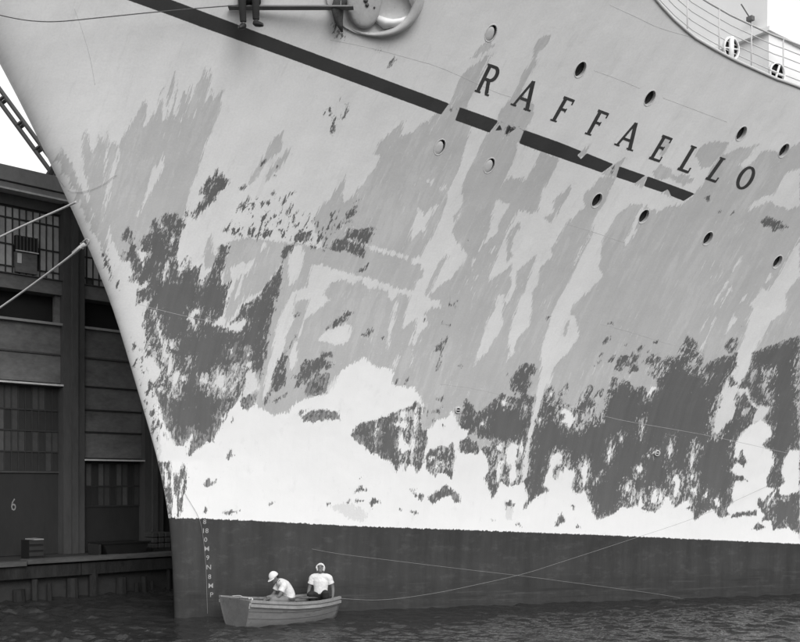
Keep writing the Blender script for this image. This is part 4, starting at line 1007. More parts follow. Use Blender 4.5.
# ---------------------------------------------------------------- draught marks by the stem
def text_verts(txt, bold=0.0):
    cu = bpy.data.curves.new('tmp', 'FONT'); cu.body = txt; cu.size = 1.0; cu.resolution_u = 2; cu.offset = bold
    o = bpy.data.objects.new('tmp', cu); C.objects.link(o)
    dg = bpy.context.evaluated_depsgraph_get()
    me = bpy.data.meshes.new_from_object(o.evaluated_get(dg))
    vv = [v.co.copy() for v in me.vertices]; ff = [list(p_.vertices) for p_ in me.polygons]
    bpy.data.objects.remove(o); bpy.data.curves.remove(cu); bpy.data.meshes.remove(me)
    return vv, ff
for txt, (s, z) in zip(['8', '18', '0', 'M', '9', 'N', '8', 'M', 'P'], [(0.589, 2.052), (0.605, 1.843), (0.619, 1.635), (0.644, 1.425), (0.669, 1.216), (0.693, 0.995), (0.716, 0.773), (0.74, 0.563), (0.763, 0.353)]):
    vv, ff = text_verts(txt, 0.006)
    w = max(v.x for v in vv)
    bm = bmesh.new()
    bv = [bm.verts.new(hoff(s + (v.x - w / 2) * .155, z + v.y * .155, .005)) for v in vv]
    for f_ in ff:
        try: bm.faces.new([bv[i] for i in f_])
        except ValueError: pass
    obj_bm('draught_mark', bm, M['draft'], ship)

# ---------------------------------------------------------------- hawse recess and stowed anchor
As, Az = (1.875, 12.837)
ap, aes, aev, an = hframe(As, Az)
def aw(x, y, d): return ap + aes * x + aev * y + an * d
def px_a(x, y): return x, y
# swept lip of the hawse pocket, an oval collar standing off the plating
bm = bmesh.new()
ring = []
NR = 44
for k_ in range(NR + 1):
    q = k_ / NR
    a = math.radians(-128 + 215 * q)
    rx, ry = .92, .74
    c = Vector((math.cos(a) * rx, math.sin(a) * ry))
    tp = min(1.0, q / .28, (1 - q) / .2) ** .7
    wdt = (.02 + .05 * tp + .05 * max(0, math.cos(a))) 
    row = []
    for j in range(10):
        b = 2 * math.pi * j / 10
        r_ = 1 + math.cos(b) * wdt
        row.append(bm.verts.new(aw(c.x * r_, c.y * r_, -.01 + .07 * tp + (.02 + .07 * tp) * math.sin(b) + .09 * max(0, math.cos(a)) * tp)))
    ring.append(row)
for i in range(NR):
    for j in range(10):
        bm.faces.new((ring[i][j], ring[i + 1][j], ring[i + 1][(j + 1) % 10], ring[i][(j + 1) % 10]))
bm.faces.new(ring[0]); bm.faces.new(ring[-1][::-1])
lip = obj_bm('hawse_lip', bm, M['bolster'], ship, True)
bm = bmesh.new()   # dished plate inside the lip
rows = []
for r_, d in ((.97, .06), (.80, .025), (.5, .02), (.15, .02)):
    rows.append([bm.verts.new(aw(math.cos(2 * math.pi * k_ / 32) * .98 * r_, math.sin(2 * math.pi * k_ / 32) * .80 * r_, d)) for k_ in range(32)])
for a, b in zip(rows, rows[1:]):
    for k_ in range(32): bm.faces.new((a[k_], a[(k_ + 1) % 32], b[(k_ + 1) % 32], b[k_]))
bm.faces.new(rows[-1])
obj_bm('hawse_plate', bm, M['bolster'], lip, True)

anchor = empty('anchor', ap)
tag(anchor, 'rust-streaked pale stockless anchor stowed in the oval hawse at the top edge', 'anchor')
def al(x, y, d): return aw(x, y, d) - ap
bm = bmesh.new()     # rounded crown
prof = [(-.62, .30, .18), (-.58, -.10, .24), (-.50, -.42, .30), (-.32, -.62, .34), (-.10, -.66, .34), (.10, -.52, .32), (.18, -.2, .30), (.22, .30, .26)]
top_, bot_ = [], []
for x, y, d in prof:
    top_.append((x, y, d))
outl = [(x, y) for x, y, d in prof]
cx_, cy_ = -.2, .0
lay = []
for sc_, d in ((1.0, .02), (1.0, .11), (.96, .16), (.86, .20), (.5, .215), (.2, .22)):
    lay.append([bm.verts.new(al(cx_ + (x - cx_) * sc_, cy_ + (y - cy_) * sc_, d)) for x, y in outl])
for a, b in zip(lay, lay[1:]):
    for i in range(len(outl)):
        j = (i + 1) % len(outl); bm.faces.new((a[i], a[j], b[j], b[i]))
bm.faces.new(lay[-1])
o_ = obj_bm('crown', bm, M['anchor_paint'], anchor, True)
sb = o_.modifiers.new('round', 'SUBSURF'); sb.levels = 1; sb.render_levels = 2
def fluke(pts, m_, name='fluke'):
    bm = bmesh.new()
    add_tube(bm, [al(*p) for p in pts], [(.09, .07), (.15, .10), (.16, .08), (.10, .06), (.02, .02)], 10)
    obj_bm(name, bm, m_, anchor, True)
fluke([(-.55, .2, .16), (-.66, -.1, .20), (-.72, -.30, .22), (-.68, -.52, .20), (-.60, -.72, .14)], M['rust'])
fluke([(.18, .52, .16), (.46, .40, .17), (.66, .20, .16), (.78, -.02, .14), (.83, -.20, .10)], M['white_paint'])
fluke([(.10, -.44, .05), (.28, -.52, .07), (.44, -.52, .08), (.60, -.46, .07), (.74, -.36, .04)], M['white_paint'])
bm = bmesh.new(); add_tube(bm, [al(-.2, .1, .16), al(-.18, .5, .20), al(-.15, .95, .2)], [.13, .11, .10], 10)
obj_bm('shank', bm, M['anchor_paint'], anchor, True)
for q_ in ((-.16, -.10, .21, .06), (-.13, -.18, .21, .05), (-.18, -.02, .21, .05), (.02, -.22, .20, .025)):   # rusted boss bolts
    bm = bmesh.new()
    add_tube(bm, [al(q_[0], q_[1], q_[2] - .03), al(q_[0], q_[1], q_[2] + .025)], q_[3] * .8, 8)
    obj_bm('bolt', bm, M['rust'], anchor, True)

# ---------------------------------------------------------------- guard rail and deckhouse at the right
rail = obj_bm('guard_rail', (lambda b: (add_tube(b, [hp(*p) + Vector((0, 0, 1.02)) + Vector((-OUT[0], -OUT[1], 0)) * .08 for p in EDGE], .022, 6), b)[1])(bmesh.new()), M['rail_paint'], ship, True)
for h_ in (.2, .4, .6, .8):
    bm = bmesh.new(); add_tube(bm, [hp(*p) + Vector((0, 0, h_)) + Vector((-OUT[0], -OUT[1], 0)) * .08 for p in EDGE], .011, 6)
    obj_bm('rail', bm, M['pale_grey_paint'], rail, True)
ep = [hp(*p) for p in EDGE]
acc = 0.0; nxt = .25
for a, b in zip(ep, ep[1:]):
    L = (b - a).length
    while nxt < acc + L:
        p = a.lerp(b, (nxt - acc) / L) + Vector((-OUT[0], -OUT[1], 0)) * .08
        bm = bmesh.new(); add_tube(bm, [p + Vector((0, 0, -.05)), p + Vector((0, 0, 1.04))], .016, 6)
        obj_bm('stanchion', bm, M['pale_grey_paint'], rail, True)
        nxt += .95
    acc += L

def sw(s, o, z): return Vector((S0[0] + AFT[0] * s + OUT[0] * o, S0[1] + AFT[1] * s + OUT[1] * o, z))
DH_S, DH_O, DH_Z = 11.1, 8.2, 12.15
def ship_box(bm, s0, s1, o0, o1, z0, z1):
    v = [bm.verts.new(sw(s, o, z)) for z in (z0, z1) for s, o in ((s0, o0), (s1, o0), (s1, o1), (s0, o1))]
    for f_ in ((3, 2, 1, 0), (4, 5, 6, 7), (0, 1, 5, 4), (1, 2, 6, 5), (2, 3, 7, 6), (3, 0, 4, 7)): bm.faces.new([v[i] for i in f_])
bm = bmesh.new(); ship_box(bm, DH_S, DH_S + 18, -8, DH_O, DH_Z, 13.52)
house = obj_bm('deckhouse', bm, M['white_paint'], ship)
bm = bmesh.new(); ship_box(bm, DH_S - .14, DH_S + 18, -8.2, DH_O + .10, 13.52, 13.62)
obj_bm('deck_overhang', bm, M['white_paint'], house)
bm = bmesh.new(); ship_box(bm, DH_S + .1, DH_S + 18, -7.8, DH_O - .1, 13.62, 18.5)
obj_bm('upper_wall', bm, M['white_paint'], house)
# square-framed floodlight on a bracket above the ledge
fp = sw(DH_S - .05, 7.75, 14.0)
bm = bmesh.new()
add_box(bm, (0, 0, 0), (.15, .12, .10), Matrix.Translation(fp) @ Matrix.Rotation(-AX, 4, 'Z'))
add_tube(bm, [fp, fp + Vector((.05, .02, -.5))], .015, 6)
add_tube(bm, [fp, fp + Vector((-.22, 0, .35))], .015, 6)
obj_bm('floodlight', bm, M['lamp_grey'], house)

def fairlead(s, z, kind):
    p, es, ev, nn = hframe(s, z)
    ev = Vector((0, 0, 1))
    p = p - Vector((OUT[0], OUT[1], 0)) * .22
    bm = bmesh.new()
    W_, Hh = (.19, .25) if kind == 'double' else (.20, .24)
    rows = []
    for k_ in range(28):
        a = 2 * math.pi * k_ / 28
        row = []
        for j in range(8):
            b = 2 * math.pi * j / 8
            r_ = 1 + .09 * math.cos(b)
            row.append(bm.verts.new(p + es * (W_ * math.cos(a) * r_) + ev * (Hh * math.sin(a) * r_) + nn * (.05 * math.sin(b))))
        rows.append(row)
    for i in range(28):
        for j in range(8): bm.faces.new((rows[i][j], rows[(i + 1) % 28][j], rows[(i + 1) % 28][(j + 1) % 8], rows[i][(j + 1) % 8]))
    fl_ = obj_bm('fairlead', bm, M['white_paint'], ship, True)
    bm = bmesh.new()
    bm.faces.new([bm.verts.new(p + es * (W_ * math.cos(2 * math.pi * k_ / 28)) + ev * (Hh * math.sin(2 * math.pi * k_ / 28)) - nn * .06) for k_ in range(28)])
    obj_bm('opening', bm, M['dark_void'], fl_)
    bm = bmesh.new()
    if kind == 'double':
        add_tube(bm, [p - ev * Hh, p + ev * Hh], .06, 10); add_tube(bm, [p - es * W_, p + es * W_], .018, 8)
    else:
        d1 = (es * .35 + ev).normalized(); d2 = (es - ev * .25).normalized()
        add_tube(bm, [p - d1 * .22, p + d1 * .22], .028, 8); add_tube(bm, [p - d2 * .2, p + d2 * .2], .028, 8)
    obj_bm('roller', bm, M['white_paint'], fl_, True)
FA = [(9.437, 12.676), (10.79, 12.371)]
def fair_at(s, z): return s, z
fairlead(FA[0][0], FA[0][1], 'double')
fairlead(FA[1][0], FA[1][1], 'cross')

# ------------------------------------------------------------------ water
def build_water():
    def ax(lo, a, b, hi, st):
        core = np.arange(a, b, st)
        g = st * 1.25 ** np.arange(1, 60)
        left = a - np.cumsum(g); right = core[-1] + np.cumsum(g)
        left = left[left > lo][::-1]; right = right[right < hi]
        return np.concatenate([[lo], left, core, right, [hi]])
    X = ax(-1500, -12.5, 13.5, 1500, .055); Y = ax(-1500, 17, 30.5, 1500, .05)
    GX, GY = np.meshgrid(X, Y, indexing='ij')
    Zw = np.zeros_like(GX)
    for i in range(64):
        lam = .22 * (3.6 ** rng.random()); th = rng.normal(1.35, .55)
        amp = .0072 * lam * (.6 + .8 * rng.random())
        kx, ky = 2 * math.pi / lam * math.cos(th), 2 * math.pi / lam * math.sin(th)
        ph = rng.random() * 6.28
        Zw += amp * np.sin(kx * GX + ky * GY + ph + 1.2 * np.sin(.23 * kx * GY + .9 * GX + ph))
    gust = .75 + .35 * np.sin(.31 * GX + .5 * np.sin(.7 * GY)) * np.sin(.55 * GY + 1.1)      # patches of rougher and calmer water
    fade = np.clip((60 - np.hypot(GX, GY - 22)) / 30, 0, 1) * gust
    gap = 1.12 + 1.5 / (1 + np.exp((GX + 5.9) / .35)) * (1 / (1 + np.exp((GY - 25.2) / .6)))      # steeper chop added between stem and quay so its facets catch sky glints
    Zw *= fade * gap
    V = np.stack([GX, GY, Zw], -1).reshape(-1, 3)
    nx, ny = GX.shape
    idx = np.arange(nx * ny).reshape(nx, ny)
    q = np.stack([idx[:-1, :-1], idx[1:, :-1], idx[1:, 1:], idx[:-1, 1:]], -1).reshape(-1, 4)
    me = bpy.data.meshes.new('water')
    me.vertices.add(len(V)); me.vertices.foreach_set('co', V.ravel())
    me.loops.add(len(q) * 4); me.loops.foreach_set('vertex_index', q.ravel().astype(np.int32))
    me.polygons.add(len(q)); me.polygons.foreach_set('loop_start', np.arange(0, len(q) * 4, 4, dtype=np.int32)); me.polygons.foreach_set('loop_total', np.full(len(q), 4, np.int32))
    me.update(calc_edges=True)
    me.polygons.foreach_set('use_smooth', np.ones(len(q), bool))
    me.materials.append(M['water'])
    o = link(bpy.data.objects.new('water', me)); o.location.z = -.10
    tag(o, 'dark rippled harbour water along the hull', 'water', kind='structure')
build_water()

# ------------------------------------------------------------------ quay (t along the edge, d back from the edge, z up)
QA = math.radians(44.7)
QD = Vector((math.sin(QA), math.cos(QA), 0)); QN = Vector((math.cos(QA), -math.sin(QA), 0)); QO = Vector((-8.46, 27.3, 0))
QM = Matrix.Translation(QO) @ Matrix(((QD.x, -QN.x, 0, 0), (QD.y, -QN.y, 0, 0), (0, 0, 1, 0), (0, 0, 0, 1)))
def qbox(bm, t0, t1, d0, d1, z0, z1, mi=0):
    add_box(bm, ((t0 + t1) / 2, (d0 + d1) / 2, (z0 + z1) / 2), (t1 - t0, d1 - d0, z1 - z0), QM, mi)
def qpart(name, mat, parent, *boxes):
    bm = bmesh.new()
    for b in boxes: qbox(bm, *b)
    return obj_bm(name, bm, mat, parent)
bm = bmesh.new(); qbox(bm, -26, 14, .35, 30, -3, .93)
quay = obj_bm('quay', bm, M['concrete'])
tag(quay, 'dark concrete quay behind the bow', 'quay', kind='structure')
T_ = -12.0
while T_ < 13:                       # weathered edge timbers, butted end to end and slightly out of line
    L = 2.2 + random.random() * 1.6
    dz = random.uniform(-.02, .03); dd = random.uniform(-.03, .03)
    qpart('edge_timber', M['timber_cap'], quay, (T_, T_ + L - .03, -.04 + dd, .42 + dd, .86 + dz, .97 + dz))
    T_ += L
T_ = -12.0
while T_ < 13:
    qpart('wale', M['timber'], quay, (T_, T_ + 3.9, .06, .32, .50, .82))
    T_ += 3.93
T_ = -12.0
while T_ < 13:                       # fender piles
    w_ = random.uniform(.13, .34)
    bm = bmesh.new()
    p0 = QM @ Vector((T_, .10, -1.5)); p1 = QM @ Vector((T_ + random.uniform(-.05, .05), .17, random.uniform(.12, .70)))
    add_tube(bm, [p0, p0.lerp(p1, .5), p1], [w_ / 2, w_ / 2 * 1.03, w_ / 2 * .92], 9)
    obj_bm('fender_pile', bm, M['timber'], quay)
    T_ += random.uniform(.22, .95)

# ------------------------------------------------------------------ pier shed
shed = empty('pier_shed', tuple(QM @ Vector((0, 2.2, .93))))
shed_inv = Matrix.Translation(-Vector(shed.location))
def spart(name, mat, *boxes, parent=None):
    bm = bmesh.new()
    for b in boxes:
        t0, t1, d0, d1, z0, z1 = b
        add_box(bm, ((t0 + t1) / 2, 2.2 + (d0 + d1) / 2, (z0 + z1) / 2), (t1 - t0, d1 - d0, z1 - z0), shed_inv @ QM)
    return obj_bm(name, bm, mat, parent or shed)
tag(shed, 'dark two-storey pier shed with gridded windows behind the bow', 'building')
TL, TR = -9.71, 13.6
spart('wall', M['brick_dark'], (TL, TR, .55, 14, .93, 11.0))
spart('roof', M['fascia'], (TL - .2, TR, -.05, 14, 11.72, 11.86))
spart('fascia', M['fascia'], (TL - .1, TR, -.22, .54, 11.39, 11.715))
spart('fascia', M['fascia'], (TL - .1, TR, -.15, .54, 11.16, 11.355))
spart('fascia_joint', M['dark_void'], (TL - .1, TR, -.10, .5, 11.355, 11.39))
spart('flashing', M['flashing'], (TL - .1, TR, -.34, .50, 11.105, 11.157))
spart('lintel', M['pillar'], (TL, TR, .06, .54, 10.80, 11.10))
period = 2.66
centers = [.62 + period * i for i in range(-4, 5)]
for c in centers:
    spart('pillar', M['pillar'], (c - .33, c + .33, -.10, .56, .935, 11.10))
    spart('pillar_strip', M['pillar'], (c - .10, c + .08, -.20, -.103, .935, 10.9))
pane_mesh = {}
def pane(w, h, mk, parent, t, d, z):
    key = (round(w, 3), round(h, 3), mk)
    if key not in pane_mesh:
        bm = bmesh.new()
        add_box(bm, (0, 0, 0), (w, .02, h), QM.to_3x3().to_4x4())
        me = bpy.data.meshes.new('pane'); bm.to_mesh(me); bm.free(); me.materials.append(M[mk]); pane_mesh[key] = me
    o = bpy.data.objects.new('pane', pane_mesh[key])
    link(o, parent)
    o.location = shed_inv @ QM @ Vector((t, 2.2 + d, z))
    o.rotation_euler = (random.uniform(-.012, .012), 0, random.uniform(-.012, .012))
def glazing(t0, t1, z0, z1, ncol, rows, mats, d=.18, weights=None, skip=None):
    """a steel sash: frame bars as one window part, every pane its own piece"""
    wz = (z1 - z0)
    boxes = [(t0, t1, d + .02, d + .34, z0, z1)]
    win = spart('window', M['mullion'], *boxes)
    cw = (t1 - t0) / ncol
    edges = [z0] + rows + [z1]
    bars = [(t0 + i * cw - .016, t0 + i * cw + .016, d - .035, d + .018, z0, z1) for i in range(ncol + 1)]
    spart('glazing_bar', M['mullion'], *bars, parent=win)
    hb = [(t0, t1, d - .045, d - .036, e - .02, e + .02) for e in edges]
    spart('transom_bar', M['mullion'], *hb, parent=win)
    for i in range(ncol):
        for a, b in zip(edges, edges[1:]):
            tc = t0 + (i + .5) * cw; zc = (a + b) / 2
            if skip and skip(tc, zc): continue
            mk = random.choices(mats, weights)[0]
            pane(cw - .035, b - a - .045, mk, win, tc, d, zc)
    return win
for i, c in enumerate(centers[:-1]):
    a, b = c + .33, c + period - .33
    left = (i == 3); right = (i == 4)
    def sk(tc, zc): return left and -1.08 < tc < -.40 and zc < 9.95 and zc > 9.0
    glazing(a, b, 8.88, 10.78, 10, [9.10, 9.72, 10.46], ['pane_a', 'pane_b', 'pane_c', 'pane_d'], weights=[5, 3, 2, .5], skip=sk)
    if left:
        lv = spart('louvre', M['dark_void'], (-1.06, -.44, .04, .2, 9.56, 9.98))
        spart('louvre_bar', M['pane_d'], *[(-1.06 + .1 * q_, -1.03 + .1 * q_, .0, .037, 9.56, 9.98) for q_ in range(7)], parent=lv)
        spart('louvre_sill', M['flashing'], (-1.08, -.42, -.02, .035, 9.53, 9.557), parent=lv)
        spart('window_shutter', M['panel'], (-1.06, -.44, .05, .2, 8.95, 9.525))
        spart('window_shutter', M['pane_c'], (-1.02, -.90, .03, .049, 9.2, 9.48))
    spart('sill', M['panel'], (a, b, .0, .5, 8.45, 8.85))
    spart('drip_edge', M['pillar'], (a, b, -.07, .1, 8.853, 8.878))
    # open gallery
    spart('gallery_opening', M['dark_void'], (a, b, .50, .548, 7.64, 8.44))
    spart('gallery_post', M['panel'], (b - .14, b - .004, .12, .3, 7.64, 8.44))
    spart('gallery_ledge', M['fascia'], (a, b, -.05, .5, 7.56, 7.63))
    spart('spandrel', M['panel'], (a, b, .10, .5, 6.75, 7.555))
    spart('string_course', M['pillar'], (a, b, .05, .5, 6.70, 6.747))
    if i % 2 == 1:
        spart('spandrel', M['panel'], (a, b, .10, .5, 5.90, 6.695))
        spart('door_ledge', M['flashing'], (a, b, -.10, .4, 5.80, 5.85))
        glazing(a, b, 3.33, 5.78, 10, [3.9, 4.5, 5.1], ['pane_d', 'door', 'pane_e'], d=.25, weights=[3, 4, .6])
        spart('door', M['door'], (a, b, .24, .5, .94, 3.29))
        spart('door_rail', M['pillar'], (a, b, .18, .45, 3.292, 3.325))
    else:
        z_ = 6.695
        for zb in (5.88, 5.19, 4.53, 3.74):
            spart('board', M['panel'], (a, b, .12, .5, zb + .012, z_))
            spart('board_lip', M['door'], (a, b, .06, .3, zb - .03, zb + .008))
            z_ = zb - .033
        spart('door_ledge', M['flashing'], (a, b, -.12, .4, 3.66, 3.704))
        glazing(a, b, 2.30, 3.60, 10, [2.90], ['pane_d', 'door', 'pane_e'], d=.25, weights=[3, 4, 1.2])
        spart('door', M['door'], (a, b, .24, .5, .94, 2.29))
# painted door number
vv, ff = text_verts('6')
bm = bmesh.new()
w0_ = max(v.x for v in vv)
bv = [bm.verts.new(shed_inv @ QM @ Vector((-1.05 + (v.x - w0_ / 2) * .34, 2.2 + .236, 2.22 + v.y * .50))) for v in vv]
for f_ in ff: bm.faces.new([bv[i] for i in f_])
obj_bm('door_number', bm, M['number'], shed)

# things on the quay
def thing_at(name, t, d, z=.93):
    e = empty(name, tuple(QM @ Vector((t, d, z)))); return e
def tpart(name, mat, parent, *boxes):
    inv_ = Matrix.Translation(-Vector(parent.location))
    bm = bmesh.new()
    for t0, t1, d0, d1, z0, z1 in boxes:
        add_box(bm, ((t0 + t1) / 2, (d0 + d1) / 2, (z0 + z1) / 2), (t1 - t0, d1 - d0, z1 - z0), inv_ @ QM)
    return obj_bm(name, bm, mat, parent)
pl = thing_at('pallet_load', 3.1, 1.6)
tag(pl, 'square stack of nine pale cartons on the quay right beside the bow', 'cartons')
tpart('pallet', M['timber'], pl, (2.76, 3.46, 1.35, 1.95, .932, 1.01))
for r_ in range(3):
    for c_ in range(3):
        j = random.uniform(-.01, .01)
        o_ = tpart('carton', M['carton'], pl, (2.78 + c_ * .225 + j, 2.975 + c_ * .225 + j, 1.38 + j, 1.85, 1.013 + r_ * .165, 1.165 + r_ * .165))
        bv_ = o_.modifiers.new('soft', 'BEVEL'); bv_.width = .03; bv_.segments = 3
sk_ = thing_at('waste_skip', 1.65, 1.5)
tag(sk_, 'low black waste skip with sloping ends standing on the quay edge', 'skip')
bm = bmesh.new()
inv_ = Matrix.Translation(-Vector(sk_.location)) @ QM
pts_ = [(1.06, .94), (2.26, .94), (2.40, 1.26), (.92, 1.26)]
fr_ = [bm.verts.new(inv_ @ Vector((t, .95, z))) for t, z in pts_]; bk_ = [bm.verts.new(inv_ @ Vector((t, 1.75, z))) for t, z in pts_]
bm.faces.new(fr_); bm.faces.new(bk_[::-1])
for i in (0, 1, 3): bm.faces.new((fr_[i], bk_[i], bk_[(i + 1) % 4], fr_[(i + 1) % 4]))
o_ = obj_bm('body', bm, M['bin'], sk_); md = o_.modifiers.new('thick', 'SOLIDIFY'); md.thickness = .03
tpart('rim', M['bin'], sk_, (.88, 2.44, .91, .97, 1.24, 1.285), (.88, 2.44, 1.73, 1.79, 1.24, 1.285))
tpart('end_plate', M['bin_end'], sk_, (.80, .875, 1.0, 1.6, .94, 1.24))
bx_ = thing_at('crate', -1.0, 1.3)
tag(bx_, 'small dark crate with a pale lid at the far left of the quay', 'crate')
tpart('body', M['bin'], bx_, (-1.25, -.86, 1.0, 1.5, .94, 1.44))
tpart('lid', M['pane_b'], bx_, (-1.13, -.85, .98, 1.52, 1.443, 1.475))
for z0 in (1.06, 1.22, 1.38): tpart('slat', M['door'], bx_, (-1.26, -.85, .975, .997, z0 - .05, z0 + .05))

# ------------------------------------------------------------------ lattice boom beyond the shed roof
def lattice(name, A_, B_, width, label, cat):
    root = empty(name, A_)
    tag(root, label, cat)
    A_, B_ = Vector(A_), Vector(B_)
    d = (B_ - A_); L = d.length; d.normalize()
    side = Vector((0, 1, 0)).cross(d).normalized()
    if side.z < 0: side = -side
    dep = d.cross(side).normalized()
    for sgn in (-1, 1):
        for dp in (-1, 1):
            bm = bmesh.new(); off = side * (width / 2 * sgn) + dep * (width / 2 * dp)
            add_tube(bm, [off, off + d * L], .07, 6)
            obj_bm('chord', bm, M['boom'], root)
    n_ = int(L / .95)
    for i in range(n_):
        for dp in (-1, 1):
            bm = bmesh.new(); a = d * (L * (i + .5) / n_) + dep * (width / 2 * dp)
            add_box(bm, (0, 0, 0), (.16, .05, width), Matrix.Translation(a) @ side.to_track_quat('Z', 'Y').to_matrix().to_4x4())
            obj_bm('batten', bm, M['boom'], root)
    return root
lattice('lattice_boom', (-11.356, 34, 13.098), (-15.64, 34, 18.946), .26, 'dark lattice crane boom slanting against the white sky above the shed', 'crane boom')
strut = bmesh.new(); add_tube(strut, [(-10.797, 30.5, 12.242), (-10.431, 30.5, 12.851)], .10, 8)
so = obj_bm('roof_strut', strut, M['boom'])
tag(so, 'short dark slanting strut on the shed roof next to the stem', 'strut')

# ------------------------------------------------------------------ ropes
def rope(name, pts, r, mat, label, cat='rope', n=8, group=None):
    bm = bmesh.new(); add_tube(bm, catmull(pts, n), r, 7)
    o = obj_bm(name, bm, mat, None, True)
    return tag(o, label, cat, group)
rope('mooring_rope', [(-6.674, 20.6, 8.789), (-7.14, 21.0, 8.744), (-8.519, 21.9, 8.508), (-10.81, 23.0, 7.853)], .024, M['rope'], 'pale mooring rope running from behind the stem, the upper of two')
mr = rope('mooring_rope', [(-6.173, 19.35, 7.567), (-6.692, 19.8, 7.366), (-8.169, 21.0, 6.843), (-10.848, 22.6, 5.712)], .022, M['rope'], 'pale mooring rope made fast to the stem, the lower of two')
SH = [(-6.08, 19.3, 7.622), (-6.429, 19.6, 7.488)]
bm = bmesh.new()
a_, b_ = Vector(SH[0]), Vector(SH[1])
d_ = (a_ - b_).normalized(); u_ = d_.cross(Vector((0, 1, 0))).normalized()
add_tube(bm, [a_ - d_ * .12 + u_ * .035, a_ + u_ * .05, a_ + d_ * .1 + u_ * .045, a_ + d_ * .15, a_ + d_ * .1 - u_ * .045, a_ - u_ * .05, a_ - d_ * .12 - u_ * .035], .018, 7)
add_tube(bm, [a_ - d_ * .11 + u_ * .06, a_ - d_ * .11 - u_ * .06], .02, 7)
so = obj_bm('shackle', bm, M['steel'], None, True)
tag(so, 'steel shackle joining the lower mooring rope to the stem', 'shackle')
bm = bmesh.new()
add_tube(bm, [b_ + (a_ - b_) * .1 + u_ * .02, b_ + (a_ - b_) * .95 + u_ * .035], .012, 6)
add_tube(bm, [b_ + (a_ - b_) * .1, b_ + (a_ - b_) * .95], .034, 8)
link_ = obj_bm('splice', bm, M['rope'], mr, True)
rope('wire_line', [(-8.443, 19.636, 12.327), (-7.602, 19.542, 12.097), (-7.138, 19.556, 12.035), (-6.657, 19.58, 12.04), (-5.879, 19.597, 12.122), (-4.909, 19.636, 12.239), (-3.94, 19.699, 12.357), (-3.148, 19.675, 12.405)], .010, M['rope_dark'], 'dark slack line hanging across the upper bow', 'line')
rope('stem_lashing', [(-7.052, 20.5, 9.293), (-7.175, 21.353, 9.342), (-7.01, 21.307, 9.222), (-6.793, 21.227, 9.188), (-6.563, 21.172, 9.214), (-6.295, 21.124, 9.306), (-6.116, 21.089, 9.411), (-5.961, 21.062, 9.508)], .0045, M['rope'], 'thin pale cord slung round the stem', 'cord')
rope('drop_line', [(-4.942, 22.879, 2.794), (-4.818, 22.943, 2.564), (-4.672, 23.016, 2.286), (-4.589, 23.061, 2.031), (-4.528, 23.103, 1.568), (-4.488, 23.133, 0.987), (-4.468, 23.151, 0.291), (-4.458, 23.159, -0.034)], .0038, M['rope_grey'], 'thin line hanging down the stem past the draught marks', 'line')
rope('hand_line', [(-2.101, 23.877, 1.424), (-1.436, 23.936, 1.301), (0.0, 24.29, 1.093), (1.738, 24.827, 0.84), (3.302, 25.398, 0.613), (4.936, 25.979, 0.35), (6.63, 26.519, 0.083), (7.495, 26.768, -0.078)], .0032, M['rope_grey'], 'thin grey line sloping down to the right above the rowing boat', 'line')
rope('boat_painter', [(-1.514, 22.6, 0.401), (-0.464, 23.2, 0.286), (0.714, 23.8, 0.358), (1.936, 24.2, 0.556), (3.062, 24.5, 0.783), (3.952, 24.7, 1.036), (5.544, 25.2, 1.488), (7.74, 25.8, 2.149), (10.123, 27.212, 2.973)], .0034, M['rope_grey'], 'thin grey line rising to the right across the dark boot topping', 'line')

# ------------------------------------------------------------------ people
def remeshed(name, build, mat, parent, voxel, smooth_it=4):
    bm = bmesh.new(); build(bm)
    bmesh.ops.recalc_face_normals(bm, faces=bm.faces[:])
    me = bpy.data.meshes.new('tmp'); bm.to_mesh(me); bm.free()
    o = bpy.data.objects.new('tmp', me); C.objects.link(o)
    r = o.modifiers.new('r', 'REMESH'); r.mode = 'VOXEL'; r.voxel_size = voxel; r.use_smooth_shade = True
    s_ = o.modifiers.new('s', 'SMOOTH'); s_.factor = .5; s_.iterations = smooth_it
    dg = bpy.context.evaluated_depsgraph_get()
    m2 = bpy.data.meshes.new_from_object(o.evaluated_get(dg)); m2.name = name
    bpy.data.objects.remove(o); bpy.data.meshes.remove(me)
    m2.materials.clear()
    for m_ in (mat if isinstance(mat, (list, tuple)) else [mat]): m2.materials.append(m_)
    m2.polygons.foreach_set('use_smooth', [True] * len(m2.polygons))
    return link(bpy.data.objects.new(name, m2), parent)

def ball(bm, c, r, Mx=None, n=14):
    c = Vector(c)
    Mx = Mx or Matrix.Identity(3)
    rows = []
    for i in range(1, n):
        th = math.pi * i / n
        rows.append([bm.verts.new(c + Mx @ Vector((r[0] * math.sin(th) * math.cos(2 * math.pi * k_ / 18), r[1] * math.sin(th) * math.sin(2 * math.pi * k_ / 18), r[2] * math.cos(th)))) for k_ in range(18)])
    t_ = bm.verts.new(c + Mx @ Vector((0, 0, r[2]))); b_2 = bm.verts.new(c + Mx @ Vector((0, 0, -r[2])))
    for k_ in range(18):
        bm.faces.new((t_, rows[0][k_], rows[0][(k_ + 1) % 18])); bm.faces.new((b_2, rows[-1][(k_ + 1) % 18], rows[-1][k_]))
        for a, b in zip(rows, rows[1:]): bm.faces.new((a[k_], b[k_], b[(k_ + 1) % 18], a[(k_ + 1) % 18]))

def limb(bm, pts, rs, n=12):
    add_tube(bm, catmull(pts, 4), list(np.interp(np.linspace(0, len(pts) - 1, (len(pts) - 1) * 4 + 1), range(len(pts)), rs)), n)

